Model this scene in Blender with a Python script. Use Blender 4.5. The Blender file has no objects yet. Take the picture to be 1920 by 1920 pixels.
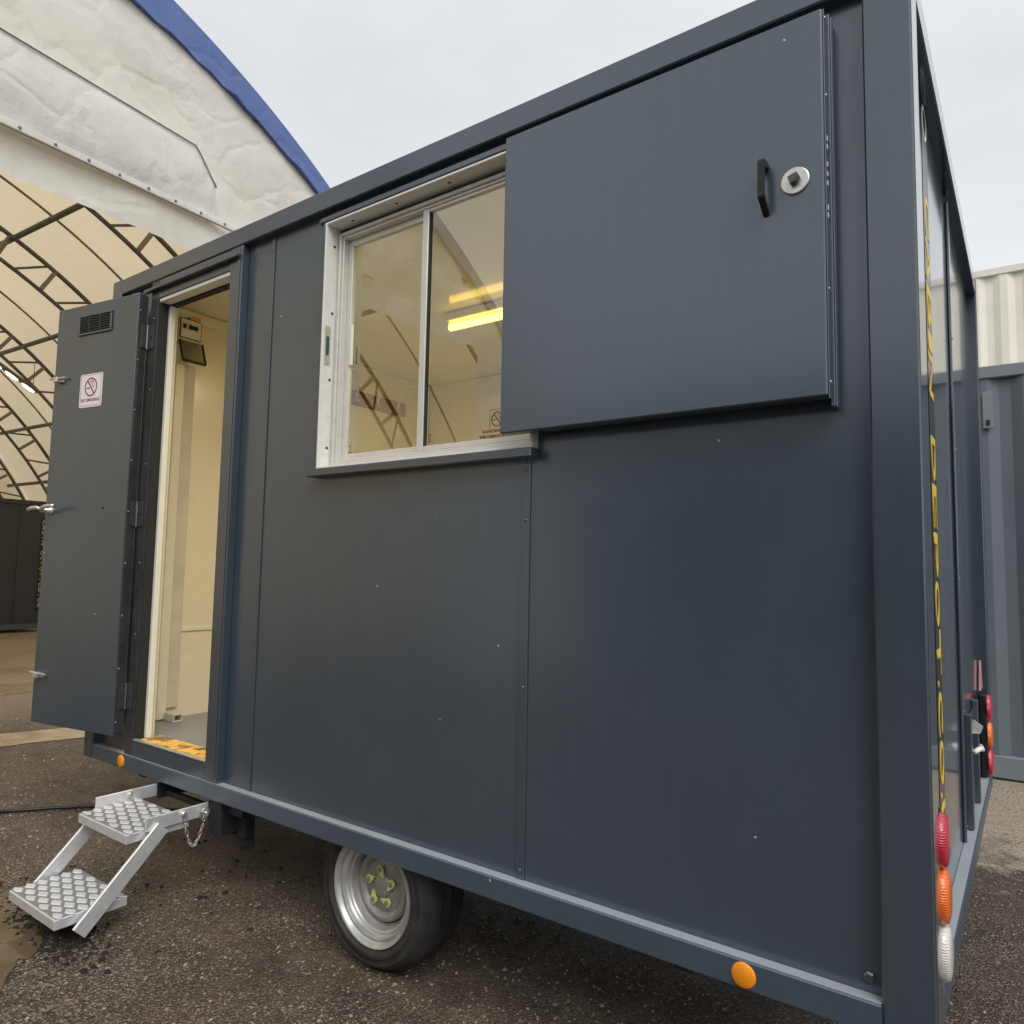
import bpy, bmesh, math, random
from mathutils import Vector, Matrix, noise
random.seed(7)
S = bpy.context.scene
C = S.collection
R = math.radians

# ------------------------------------------------------------------ camera
GZ = 0.40                                   # underside of the cabin frame above the ground
cam_d = bpy.data.cameras.new('camera')
cam = bpy.data.objects.new('camera', cam_d)
C.objects.link(cam)
S.camera = cam
cam_d.sensor_fit = 'HORIZONTAL'
cam_d.sensor_width = 36.0
cam_d.lens = 1351.17 / 1920 * 36.0
cam_d.clip_start = 0.05
cam_d.clip_end = 1500
yaw, pitch, roll = -0.6255, 0.0800, -0.0189
fw = Vector((math.sin(yaw) * math.cos(pitch), math.cos(yaw) * math.cos(pitch), math.sin(pitch)))
rt = fw.cross(Vector((0, 0, 1))).normalized()
dn = fw.cross(rt)
r2 = rt * math.cos(roll) + dn * math.sin(roll)
d2 = -rt * math.sin(roll) + dn * math.cos(roll)
m = Matrix((r2, -d2, -fw)).transposed().to_4x4()
m.translation = Vector((0.181, -1.728, 0.952 + GZ))
cam.matrix_world = m

# ------------------------------------------------------------------ light
SUN_EL, SUN_AZ = 48.0, 128.0                # azimuth clockwise from +Y: from the right, behind the cloud
w = bpy.data.worlds.new('World')
S.world = w
w.use_nodes = True
nt = w.node_tree
nt.nodes.clear()
def wn(t, **k):
    n = nt.nodes.new(t)
    for a, b in k.items(): setattr(n, a, b)
    return n
sky = wn('ShaderNodeTexSky', sky_type='NISHITA', sun_disc=False, sun_elevation=R(SUN_EL), sun_rotation=R(SUN_AZ),
         air_density=1.0, dust_density=4.0, ozone_density=1.0)
tc = wn('ShaderNodeTexCoord')
mp = wn('ShaderNodeMapping')
mp.inputs['Scale'].default_value = (1, 1, 2.2)
nz = wn('ShaderNodeTexNoise')
nz.inputs['Scale'].default_value = 2.1
nz.inputs['Detail'].default_value = 5
nz.inputs['Roughness'].default_value = 0.55
rp = wn('ShaderNodeValToRGB')
rp.color_ramp.elements[0].position = 0.25
rp.color_ramp.elements[0].color = (5.65, 5.95, 6.25, 1)
rp.color_ramp.elements[1].position = 0.8
rp.color_ramp.elements[1].color = (7.6, 7.65, 7.6, 1)
mx = wn('ShaderNodeMix', data_type='RGBA')
mx.inputs['Factor'].default_value = 0.9      # closed cloud layer, a little sky light through it
bg = wn('ShaderNodeBackground')
bg.inputs['Strength'].default_value = 0.104
ow = wn('ShaderNodeOutputWorld')
L_ = nt.links.new
L_(tc.outputs['Generated'], mp.inputs['Vector'])
L_(mp.outputs['Vector'], nz.inputs['Vector'])
L_(nz.outputs['Fac'], rp.inputs['Fac'])
L_(sky.outputs['Color'], mx.inputs['A'])
sx = wn('ShaderNodeSeparateXYZ')
L_(tc.outputs['Generated'], sx.inputs[0])
hz = wn('ShaderNodeMapRange', interpolation_type='SMOOTHSTEP')   # cloud deck pales towards the horizon
hz.inputs['From Min'].default_value = 0.05; hz.inputs['From Max'].default_value = 0.6
hz.inputs['To Min'].default_value = 1.14; hz.inputs['To Max'].default_value = 1.0
L_(sx.outputs['Z'], hz.inputs['Value'])
ml = wn('ShaderNodeVectorMath', operation='SCALE')
L_(rp.outputs['Color'], ml.inputs[0]); L_(hz.outputs[0], ml.inputs['Scale'])
L_(ml.outputs[0], mx.inputs['B'])
L_(mx.outputs['Result'], bg.inputs['Color'])
L_(bg.outputs['Background'], ow.inputs['Surface'])

sd = bpy.data.lights.new('sun', 'SUN')
sd.energy = 1.5
sd.angle = R(35)
sd.color = (1.0, 0.97, 0.93)
sun = bpy.data.objects.new('sun', sd)
C.objects.link(sun)
to_sun = Vector((math.sin(R(SUN_AZ)) * math.cos(R(SUN_EL)), math.cos(R(SUN_AZ)) * math.cos(R(SUN_EL)), math.sin(R(SUN_EL))))
sun.rotation_euler = to_sun.to_track_quat('Z', 'Y').to_euler()
sun.location = to_sun * 30

S.view_settings.view_transform = 'Standard'
S.view_settings.look = 'None'
S.view_settings.exposure = 0.32
S.view_settings.gamma = 1.0
S.view_settings.use_curve_mapping = False
S.render.engine = 'CYCLES'
S.cycles.max_bounces = 10
S.cycles.transparent_max_bounces = 12

# ------------------------------------------------------------------ mesh helpers
def box(bm, x0, x1, y0, y1, z0, z1, bev=0.002, seg=1):
    vs = [bm.verts.new((x, y, z)) for z in (z0, z1) for y in (y0, y1) for x in (x0, x1)]
    fs = [bm.faces.new([vs[i] for i in f]) for f in ((0, 2, 3, 1), (4, 5, 7, 6), (0, 1, 5, 4), (2, 6, 7, 3), (0, 4, 6, 2), (1, 3, 7, 5))]
    b = min(bev, 0.3 * min(abs(x1 - x0), abs(y1 - y0), abs(z1 - z0)))
    if bev > 0:
        es = list({e for f in fs for e in f.edges})
        bmesh.ops.bevel(bm, geom=es, offset=b, segments=seg, affect='EDGES', profile=0.5)
    return bm
def obox(bm, c, ax, ay, az, hx, hy, hz):
    c = Vector(c)
    vs = [bm.verts.new(c + ax * (hx * i) + ay * (hy * j) + az * (hz * k)) for k in (-1, 1) for j in (-1, 1) for i in (-1, 1)]
    for f in ((0, 2, 3, 1), (4, 5, 7, 6), (0, 1, 5, 4), (2, 6, 7, 3), (0, 4, 6, 2), (1, 3, 7, 5)):
        bm.faces.new([vs[i] for i in f])
    return bm
def tube(bm, pts, r, seg=10, caps=True):
    pts = [Vector(p) for p in pts]
    rings, up = [], None
    for i, p in enumerate(pts):
        d = (pts[min(i + 1, len(pts) - 1)] - pts[max(i - 1, 0)]).normalized()
        if up is None:
            up = d.orthogonal().normalized()
        up = (up - d * up.dot(d)).normalized()
        s = d.cross(up)
        rings.append([bm.verts.new(p + (up * math.cos(2 * math.pi * k / seg) + s * math.sin(2 * math.pi * k / seg)) * r) for k in range(seg)])
    for a, b in zip(rings, rings[1:]):
        for k in range(seg):
            bm.faces.new((a[k], a[(k + 1) % seg], b[(k + 1) % seg], b[k]))
    if caps:
        bm.faces.new(rings[0][::-1]); bm.faces.new(rings[-1])
    return bm
def lathe(bm, prof, o, ax, seg=40):
    """prof: (radius, distance along ax)"""
    o = Vector(o); ax = Vector(ax).normalized()
    e1 = ax.orthogonal().normalized(); e2 = ax.cross(e1)
    rings = []
    for r, h in prof:
        if r < 1e-6:
            rings.append([bm.verts.new(o + ax * h)])
        else:
            rings.append([bm.verts.new(o + ax * h + (e1 * math.cos(2 * math.pi * k / seg) + e2 * math.sin(2 * math.pi * k / seg)) * r) for k in range(seg)])
    for a, b in zip(rings, rings[1:]):
        for k in range(seg):
            k2 = (k + 1) % seg
            if len(a) == 1 and len(b) == 1: continue
            if len(a) == 1: bm.faces.new((a[0], b[k], b[k2]))
            elif len(b) == 1: bm.faces.new((a[k], b[0], a[k2]))
            else: bm.faces.new((a[k], b[k], b[k2], a[k2]))
    return bm
def prism(bm, poly, ext):
    ext = Vector(ext)
    a = [bm.verts.new(Vector(p)) for p in poly]
    b = [bm.verts.new(Vector(p) + ext) for p in poly]
    n = len(a)
    bm.faces.new(a[::-1]); bm.faces.new(b)
    for i in range(n):
        bm.faces.new((a[i], a[(i + 1) % n], b[(i + 1) % n], b[i]))
    return bm
def obj(name, bm, mat, parent=None, smooth=False, M=None, autosmooth=None):
    if M is not None: bm.transform(M)
    bmesh.ops.recalc_face_normals(bm, faces=bm.faces)
    me = bpy.data.meshes.new(name)
    bm.to_mesh(me); bm.free()
    me.materials.append(mat)
    if smooth:
        me.shade_smooth()
        if autosmooth: me.set_sharp_from_angle(angle=R(autosmooth))
    o = bpy.data.objects.new(name, me)
    C.objects.link(o)
    if parent: o.parent = parent
    return o
def bx(name, mat, parent, *a, bev=0.002, M=None):
    bm = bmesh.new(); box(bm, *a, bev=bev)
    return obj(name, bm, mat, parent, M=M)
def thing(name, label, cat, loc=(0, 0, 0), rz=0, group=None):
    o = bpy.data.objects.new(name, None)
    C.objects.link(o)
    o.empty_display_size = 0.1
    o.location = loc; o.rotation_euler = (0, 0, rz)
    o['label'] = label; o['category'] = cat
    if group: o['group'] = group
    return o
def tag(o, label, cat, group=None):
    o['label'] = label; o['category'] = cat
    if group: o['group'] = group
    return o
def text(name, body, size, M, mat, parent, xs=1.0, ext=0.0006, bold=0.0, align='CENTER', spacing=1.0):
    cu = bpy.data.curves.new('t', 'FONT')
    cu.body = body; cu.size = size; cu.extrude = ext; cu.offset = bold
    cu.align_x = align; cu.align_y = 'CENTER'; cu.space_character = spacing
    cu.resolution_u = 3
    t = bpy.data.objects.new('t', cu)
    C.objects.link(t)
    dg = bpy.context.evaluated_depsgraph_get()
    me = bpy.data.meshes.new_from_object(t.evaluated_get(dg))
    bpy.data.objects.remove(t)
    me.name = name
    me.transform(M @ Matrix.Diagonal((xs, 1, 1, 1)))
    me.materials.clear(); me.materials.append(mat)
    o = bpy.data.objects.new(name, me)
    C.objects.link(o)
    o.parent = parent
    return o
def frame(o, x, y, z):
    M = Matrix((Vector(x), Vector(y), Vector(z))).transposed().to_4x4()
    M.translation = Vector(o)
    return M

# ------------------------------------------------------------------ materials
def new_mat(name):
    ma = bpy.data.materials.new(name); ma.use_nodes = True
    t = ma.node_tree
    b = t.nodes['Principled BSDF']
    return ma, t, b
def N(t, ty, ins=None, **k):
    n = t.nodes.new(ty)
    for a, v in k.items(): setattr(n, a, v)
    for a, v in (ins or {}).items(): n.inputs[a].default_value = v
    return n
def ramp(t, src, stops):
    n = t.nodes.new('ShaderNodeValToRGB')
    while len(n.color_ramp.elements) < len(stops): n.color_ramp.elements.new(0.5)
    for e, (p, c) in zip(n.color_ramp.elements, stops):
        e.position = p
        e.color = (c, c, c, 1) if isinstance(c, (int, float)) else (*c, 1)
    t.links.new(src, n.inputs['Fac'])
    return n
def mixc(t, fac, a, b):
    n = N(t, 'ShaderNodeMix', data_type='RGBA')
    for s, v in (('Factor', fac), ('A', a), ('B', b)):
        if hasattr(v, 'links'): t.links.new(v, n.inputs[s])
        else: n.inputs[s].default_value = v if isinstance(v, (int, float)) else (*v, 1)
    return n.outputs['Result']
def bump(t, b, h, strength, dist, prev=None):
    n = N(t, 'ShaderNodeBump', {'Strength': strength, 'Distance': dist})
    t.links.new(h, n.inputs['Height'])
    if prev: t.links.new(prev, n.inputs['Normal'])
    t.links.new(n.outputs['Normal'], b.inputs['Normal'])
    return n.outputs['Normal']
def simple(name, col, rough=0.5, metal=0.0, var=0.12, scale=8.0, bmp=0.0, bscale=200.0, spec=0.5):
    ma, t, b = new_mat(name)
    co = N(t, 'ShaderNodeTexCoord').outputs['Object']
    n = N(t, 'ShaderNodeTexNoise', {'Scale': scale, 'Detail': 6, 'Roughness': 0.6})
    t.links.new(co, n.inputs['Vector'])
    lo = tuple(c * (1 - var) for c in col); hi = tuple(min(1, c * (1 + var)) for c in col)
    r = ramp(t, n.outputs['Fac'], [(0.3, lo), (0.7, hi)])
    t.links.new(r.outputs['Color'], b.inputs['Base Color'])
    rr = ramp(t, n.outputs['Fac'], [(0.3, max(0.02, rough - 0.06)), (0.7, min(1, rough + 0.08))])
    t.links.new(rr.outputs['Color'], b.inputs['Roughness'])
    b.inputs['Metallic'].default_value = metal
    b.inputs['Specular IOR Level'].default_value = spec
    if bmp:
        n2 = N(t, 'ShaderNodeTexNoise', {'Scale': bscale, 'Detail': 3})
        t.links.new(co, n2.inputs['Vector'])
        bump(t, b, n2.outputs['Fac'], bmp, 0.002)
    return ma
def emit(name, col, s):
    ma, t, b = new_mat(name)
    b.inputs['Base Color'].default_value = (*col, 1)
    b.inputs['Emission Color'].default_value = (*col, 1)
    b.inputs['Emission Strength'].default_value = s
    return ma

def paint_mat(name, col, rough, chips=True, wave=0.25, peel=0.22, coat=1.0):
    """semi-gloss coach paint over sheet steel: orange peel, slight oil-canning, a few chips, faint dust"""
    ma, t, b = new_mat(name)
    co = N(t, 'ShaderNodeTexCoord').outputs['Object']
    n1 = N(t, 'ShaderNodeTexNoise', {'Scale': 2.3, 'Detail': 8, 'Roughness': 0.65})
    t.links.new(co, n1.inputs['Vector'])
    mpn = N(t, 'ShaderNodeMapping', {'Scale': (14, 14, 0.9)})
    t.links.new(co, mpn.inputs['Vector'])
    st = N(t, 'ShaderNodeTexNoise', {'Scale': 2.0, 'Detail': 5, 'Roughness': 0.6})      # run-off streaks
    t.links.new(mpn.outputs['Vector'], st.inputs['Vector'])
    dust = ramp(t, st.outputs['Fac'], [(0.48, 0.0), (0.85, 0.05)])
    basec = ramp(t, n1.outputs['Fac'], [(0.3, tuple(c * 0.93 for c in col)), (0.7, tuple(c * 1.07 for c in col))])
    c1 = mixc(t, dust.outputs['Color'], basec.outputs['Color'], (0.16, 0.155, 0.14))
    if chips:
        sp = N(t, 'ShaderNodeSeparateXYZ'); t.links.new(co, sp.inputs[0])
        sm = N(t, 'ShaderNodeMath', operation='SUBTRACT'); t.links.new(sp.outputs['X'], sm.inputs[0]); t.links.new(sp.outputs['Y'], sm.inputs[1])
        cb = N(t, 'ShaderNodeCombineXYZ'); t.links.new(sm.outputs[0], cb.inputs['X']); t.links.new(sp.outputs['Z'], cb.inputs['Y'])
        vo = N(t, 'ShaderNodeTexVoronoi', {'Scale': 1.45, 'Randomness': 1.0}, voronoi_dimensions='2D')
        dn_ = N(t, 'ShaderNodeTexNoise', {'Scale': 160.0, 'Detail': 2}); t.links.new(co, dn_.inputs['Vector'])
        t.links.new(cb.outputs[0], vo.inputs['Vector'])
        ad = N(t, 'ShaderNodeMath', operation='MULTIPLY_ADD'); t.links.new(dn_.outputs['Fac'], ad.inputs[0]); ad.inputs[1].default_value = 0.012
        t.links.new(vo.outputs['Distance'], ad.inputs[2])
        ch = ramp(t, ad.outputs[0], [(0.0100, 1.0), (0.0107, 0.0)])
        c1 = mixc(t, ch.outputs['Color'], c1, (0.62, 0.62, 0.6))
    t.links.new(c1, b.inputs['Base Color'])
    rr = ramp(t, n1.outputs['Fac'], [(0.25, rough - 0.04), (0.75, rough + 0.06)])
    t.links.new(rr.outputs['Color'], b.inputs['Roughness'])
    if coat:
        b.inputs['IOR'].default_value = 1.95
        b.inputs['Specular Tint'].default_value = (.93, .97, 1.0, 1)
    n2 = N(t, 'ShaderNodeTexNoise', {'Scale': 2.2, 'Detail': 1}); t.links.new(co, n2.inputs['Vector'])
    a1 = bump(t, b, n2.outputs['Fac'], wave, 0.012)
    n3 = N(t, 'ShaderNodeTexNoise', {'Scale': 260.0, 'Detail': 2}); t.links.new(co, n3.inputs['Vector'])
    bump(t, b, n3.outputs['Fac'], peel, 0.0006, a1)
    return ma

MP = {}
MP['paint'] = paint_mat('anthracite_paint', (0.041, 0.060, 0.081), 0.23)
MP['paint_plain'] = paint_mat('anthracite_paint_frame', (0.039, 0.056, 0.075), 0.23, chips=False, wave=0.08, peel=.12)
MP['paint_ledge'] = paint_mat('anthracite_paint_weathered', (0.046, 0.072, 0.102), 0.33, chips=True, wave=0.1)
MP['paint_end'] = paint_mat('anthracite_paint_gloss', (0.036, 0.052, 0.070), 0.12, chips=False, wave=0.05, peel=0.03)
for n_ in MP['paint_end'].node_tree.nodes:
    if n_.type == 'BSDF_PRINCIPLED':
        n_.inputs['Coat Weight'].default_value = 0.5
        n_.inputs['Coat Roughness'].default_value = 0.07
        n_.inputs['Coat IOR'].default_value = 1.6
MP['ledge'] = paint_mat('scuffed_ledge_painted_sheen', (0.36, 0.39, 0.42), 0.35, chips=True, wave=0.05)  # worn paint, lightened further to carry the sky's sheen on the ledge top
MP['jamb'] = simple('black_jamb_paint', (0.040, 0.042, 0.046), 0.30, var=.25, bmp=0.2)
MP['black'] = simple('black_plastic', (0.012, 0.012, 0.013), 0.38)
MP['rubber'] = simple('rubber', (0.018, 0.018, 0.018), 0.75, bmp=0.3, bscale=90)
MP['tyre'] = simple('tyre_rubber', (0.022, 0.021, 0.020), 0.62, var=0.75, scale=9, bmp=0.5, bscale=120)
MP['chassis'] = simple('chassis_black', (0.02, 0.02, 0.021), 0.6)
MP['white'] = simple('white_frame_paint', (0.78, 0.78, 0.74), 0.42, var=0.06, scale=30)
MP['upvc'] = simple('white_trim', (0.80, 0.78, 0.68), 0.35, var=0.03)
MP['cream'] = simple('cream_laminate', (0.82, 0.77, 0.61), 0.28, var=0.02, scale=3, bmp=0.05, bscale=300)
MP['ceiling'] = simple('ceiling_laminate', (0.78, 0.72, 0.55), 0.10, var=0.02, scale=3)
MP['floor'] = simple('grey_vinyl', (0.24, 0.26, 0.27), 0.4, var=0.12, scale=25)
MP['alu'] = simple('mill_aluminium', (0.72, 0.72, 0.70), 0.38, metal=0.85, var=0.1, scale=40)
MP['alu_white'] = simple('window_aluminium', (0.70, 0.68, 0.63), 0.34, metal=0.35, var=0.06, scale=40)
MP['alu_dark'] = simple('steel_dark', (0.25, 0.25, 0.25), 0.35, metal=0.9)
MP['zinc'] = simple('zinc_plate', (0.66, 0.64, 0.58), 0.35, metal=0.75, var=0.12, scale=60)
MP['galv'] = simple('silver_painted_steel', (0.50, 0.50, 0.48), 0.38, metal=0.55, var=0.15, scale=20, bmp=0.1)
MP['step'] = simple('satin_aluminium', (0.72, 0.73, 0.74), 0.40, metal=0.5, var=0.08, scale=30, bmp=0.1, bscale=400)
MP['step_dark'] = simple('tread_base', (0.34, 0.35, 0.36), 0.5, metal=0.5, var=0.3, scale=160)
MP['step_bar'] = simple('tread_diamond', (0.80, 0.81, 0.82), 0.35, metal=0.3, var=0.05)
MP['hinge'] = simple('hinge_steel', (0.10, 0.10, 0.105), 0.32, metal=0.5, var=.2, scale=60)
MP['hub'] = simple('hub_grey', (0.33, 0.32, 0.29), 0.5, metal=0.4, var=0.2, scale=30)
MP['lime'] = simple('lime_plastic', (0.66, 0.72, 0.24), 0.5, var=0.08)
MP['amber'] = simple('amber_reflector', (0.95, 0.32, 0.01), 0.25, var=0.04, bmp=0.5, bscale=900)
MP['yellow'] = simple('yellow_vinyl', (0.85, 0.58, 0.04), 0.4, var=0.04)
MP['stripe'] = simple('black_vinyl_band', (0.016, 0.016, 0.015), 0.2)
MP['sign'] = simple('sign_white', (0.86, 0.80, 0.79), 0.4, var=0.02)
MP['maroon'] = simple('sign_maroon', (0.24, 0.035, 0.06), 0.45)
MP['sticker'] = simple('sticker_brown', (0.22, 0.06, 0.025), 0.5)
MP['green'] = simple('green_void', (0.02, 0.09, 0.07), 0.4)
MP['wood'] = simple('rack_wood', (0.20, 0.075, 0.04), 0.45, var=0.3, scale=30)
MP['grey_plastic'] = simple('light_grey_plastic', (0.62, 0.60, 0.52), 0.45)
MP['cloth_blue'] = None

def lens(name, col):
    ma, t, b = new_mat(name)
    b.inputs['Base Color'].default_value = (*col, 1)
    b.inputs['Roughness'].default_value = 0.18
    b.inputs['Coat Weight'].default_value = 0.6
    b.inputs['Subsurface Weight'].default_value = 0.0
    co = N(t, 'ShaderNodeTexCoord').outputs['Object']
    wv = N(t, 'ShaderNodeTexWave', {'Scale': 60.0, 'Distortion': 0.5}, bands_direction='Z')
    t.links.new(co, wv.inputs['Vector'])
    nn = bump(t, b, wv.outputs['Fac'], 0.5, 0.002)
    w2 = N(t, 'ShaderNodeTexWave', {'Scale': 55.0}, bands_direction='Y'); t.links.new(co, w2.inputs['Vector'])
    bump(t, b, w2.outputs['Fac'], 0.4, 0.002, nn)
    return ma
MP['red'] = lens('red_lens', (0.55, 0.015, 0.05))
MP['orange'] = lens('orange_lens', (0.90, 0.17, 0.01))
MP['clear'] = lens('clear_lens', (0.72, 0.70, 0.66))

def glass_mat(name, tint, k=1.0):
    """thin pane: both faces reflect, the rest passes"""
    ma = bpy.data.materials.new(name); ma.use_nodes = True
    t = ma.node_tree; t.nodes.clear()
    fr = N(t, 'ShaderNodeLayerWeight', {'Blend': 0.5})
    pw = N(t, 'ShaderNodeMath', {1: 5.0}, operation='POWER')
    t.links.new(fr.outputs['Facing'], pw.inputs[0])
    mu = N(t, 'ShaderNodeMath', {1: 0.955, 2: 0.045 * k}, operation='MULTIPLY_ADD', use_clamp=True)
    t.links.new(pw.outputs[0], mu.inputs[0])
    tr = N(t, 'ShaderNodeBsdfTransparent', {'Color': (*tint, 1)})
    gl = N(t, 'ShaderNodeBsdfGlossy', {'Color': (0.95, 0.96, 0.95, 1), 'Roughness': 0.005})
    ms = N(t, 'ShaderNodeMixShader')
    out = N(t, 'ShaderNodeOutputMaterial')
    t.links.new(mu.outputs[0], ms.inputs[0]); t.links.new(tr.outputs[0], ms.inputs[1]); t.links.new(gl.outputs[0], ms.inputs[2])
    t.links.new(ms.outputs[0], out.inputs['Surface'])
    return ma
MP['glass'] = glass_mat('window_glass', (0.93, 0.94, 0.90), 2.9)
MP['flap'] = glass_mat('smoked_flap', (0.62, 0.62, 0.58), 1.0)

def fabric(name, col, trans, fac, var=0.1, dirt=0.0, wrinkle=0.5):
    """coated PVC sheet that lets daylight through"""
    ma = bpy.data.materials.new(name); ma.use_nodes = True
    t = ma.node_tree
    b = t.nodes['Principled BSDF']
    out = t.nodes['Material Output']
    co = N(t, 'ShaderNodeTexCoord').outputs['Object']
    n = N(t, 'ShaderNodeTexNoise', {'Scale': 0.9, 'Detail': 8, 'Roughness': 0.62, 'Distortion': 0.6})
    t.links.new(co, n.inputs['Vector'])
    r = ramp(t, n.outputs['Fac'], [(0.3, tuple(c * (1 - var) for c in col)), (0.7, col)])
    cc = r.outputs['Color']
    if dirt:
        mpn = N(t, 'ShaderNodeMapping', {'Scale': (1, 3.5, 0.8)}); t.links.new(co, mpn.inputs['Vector'])
        d = N(t, 'ShaderNodeTexNoise', {'Scale': 2.4, 'Detail': 9, 'Roughness': 0.7}); t.links.new(mpn.outputs[0], d.inputs['Vector'])
        dr = ramp(t, d.outputs['Fac'], [(0.5, 0.0), (0.78, dirt)])
        cc = mixc(t, dr.outputs['Color'], cc, (0.30, 0.27, 0.21))
    t.links.new(cc, b.inputs['Base Color'])
    b.inputs['Roughness'].default_value = 0.45
    w1 = N(t, 'ShaderNodeTexNoise', {'Scale': 1.1, 'Detail': 5, 'Distortion': 0.25}); t.links.new(co, w1.inputs['Vector'])
    nn = bump(t, b, w1.outputs['Fac'], wrinkle * .5, 0.14)
    w2 = N(t, 'ShaderNodeTexNoise', {'Scale': 5.0, 'Detail': 7, 'Distortion': 0.4, 'Roughness': .6}); t.links.new(co, w2.inputs['Vector'])
    nn = bump(t, b, w2.outputs['Fac'], wrinkle * 0.6, 0.02, nn)
    ds = N(t, 'ShaderNodeVectorMath', operation='MULTIPLY_ADD'); t.links.new(w1.outputs['Color'], ds.inputs[0]); ds.inputs[1].default_value = (.9, .9, .9); t.links.new(co, ds.inputs[2])
    cz = N(t, 'ShaderNodeTexVoronoi', {'Scale': 1.5}, feature='DISTANCE_TO_EDGE'); t.links.new(ds.outputs[0], cz.inputs['Vector'])
    ce = ramp(t, cz.outputs['Distance'], [(0.0, 0.0), (0.09, 1.0)])
    nn = bump(t, b, ce.outputs['Color'], wrinkle * 0.3, 0.03, nn)
    tl = N(t, 'ShaderNodeBsdfTranslucent', {'Color': (*trans, 1)})
    t.links.new(nn, tl.inputs['Normal'])
    ms = N(t, 'ShaderNodeMixShader', {0: fac})
    t.links.new(b.outputs[0], ms.inputs[1]); t.links.new(tl.outputs[0], ms.inputs[2])
    t.links.new(ms.outputs[0], out.inputs['Surface'])
    return ma
MP['roof_cloth'] = fabric('tent_roof_sheet', (0.78, 0.69, 0.51), (0.95, 0.79, 0.54), 0.55, wrinkle=0.25)
MP['gable_cloth'] = fabric('tent_gable_sheet', (0.86, 0.85, 0.81), (0.9, 0.86, 0.76), 0.25, var=0.07, dirt=0.16, wrinkle=0.7)
MP['gable_cloth2'] = fabric('tent_door_flap_sheet', (0.84, 0.83, 0.80), (0.9, 0.86, 0.76), 0.25, var=0.10, dirt=0.22, wrinkle=0.8)
MP['blue_cloth'] = fabric('tent_blue_sheet', (0.13, 0.20, 0.47), (0.12, 0.18, 0.5), 0.15, var=0.15, wrinkle=0.7)
MP['truss'] = simple('truss_steel', (0.14, 0.135, 0.115), 0.5, metal=0.3, var=0.35, scale=6)
MP['strut'] = simple('truss_bracing', (0.24, 0.22, 0.17), 0.5, metal=0.3, var=0.2, scale=6)

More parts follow.
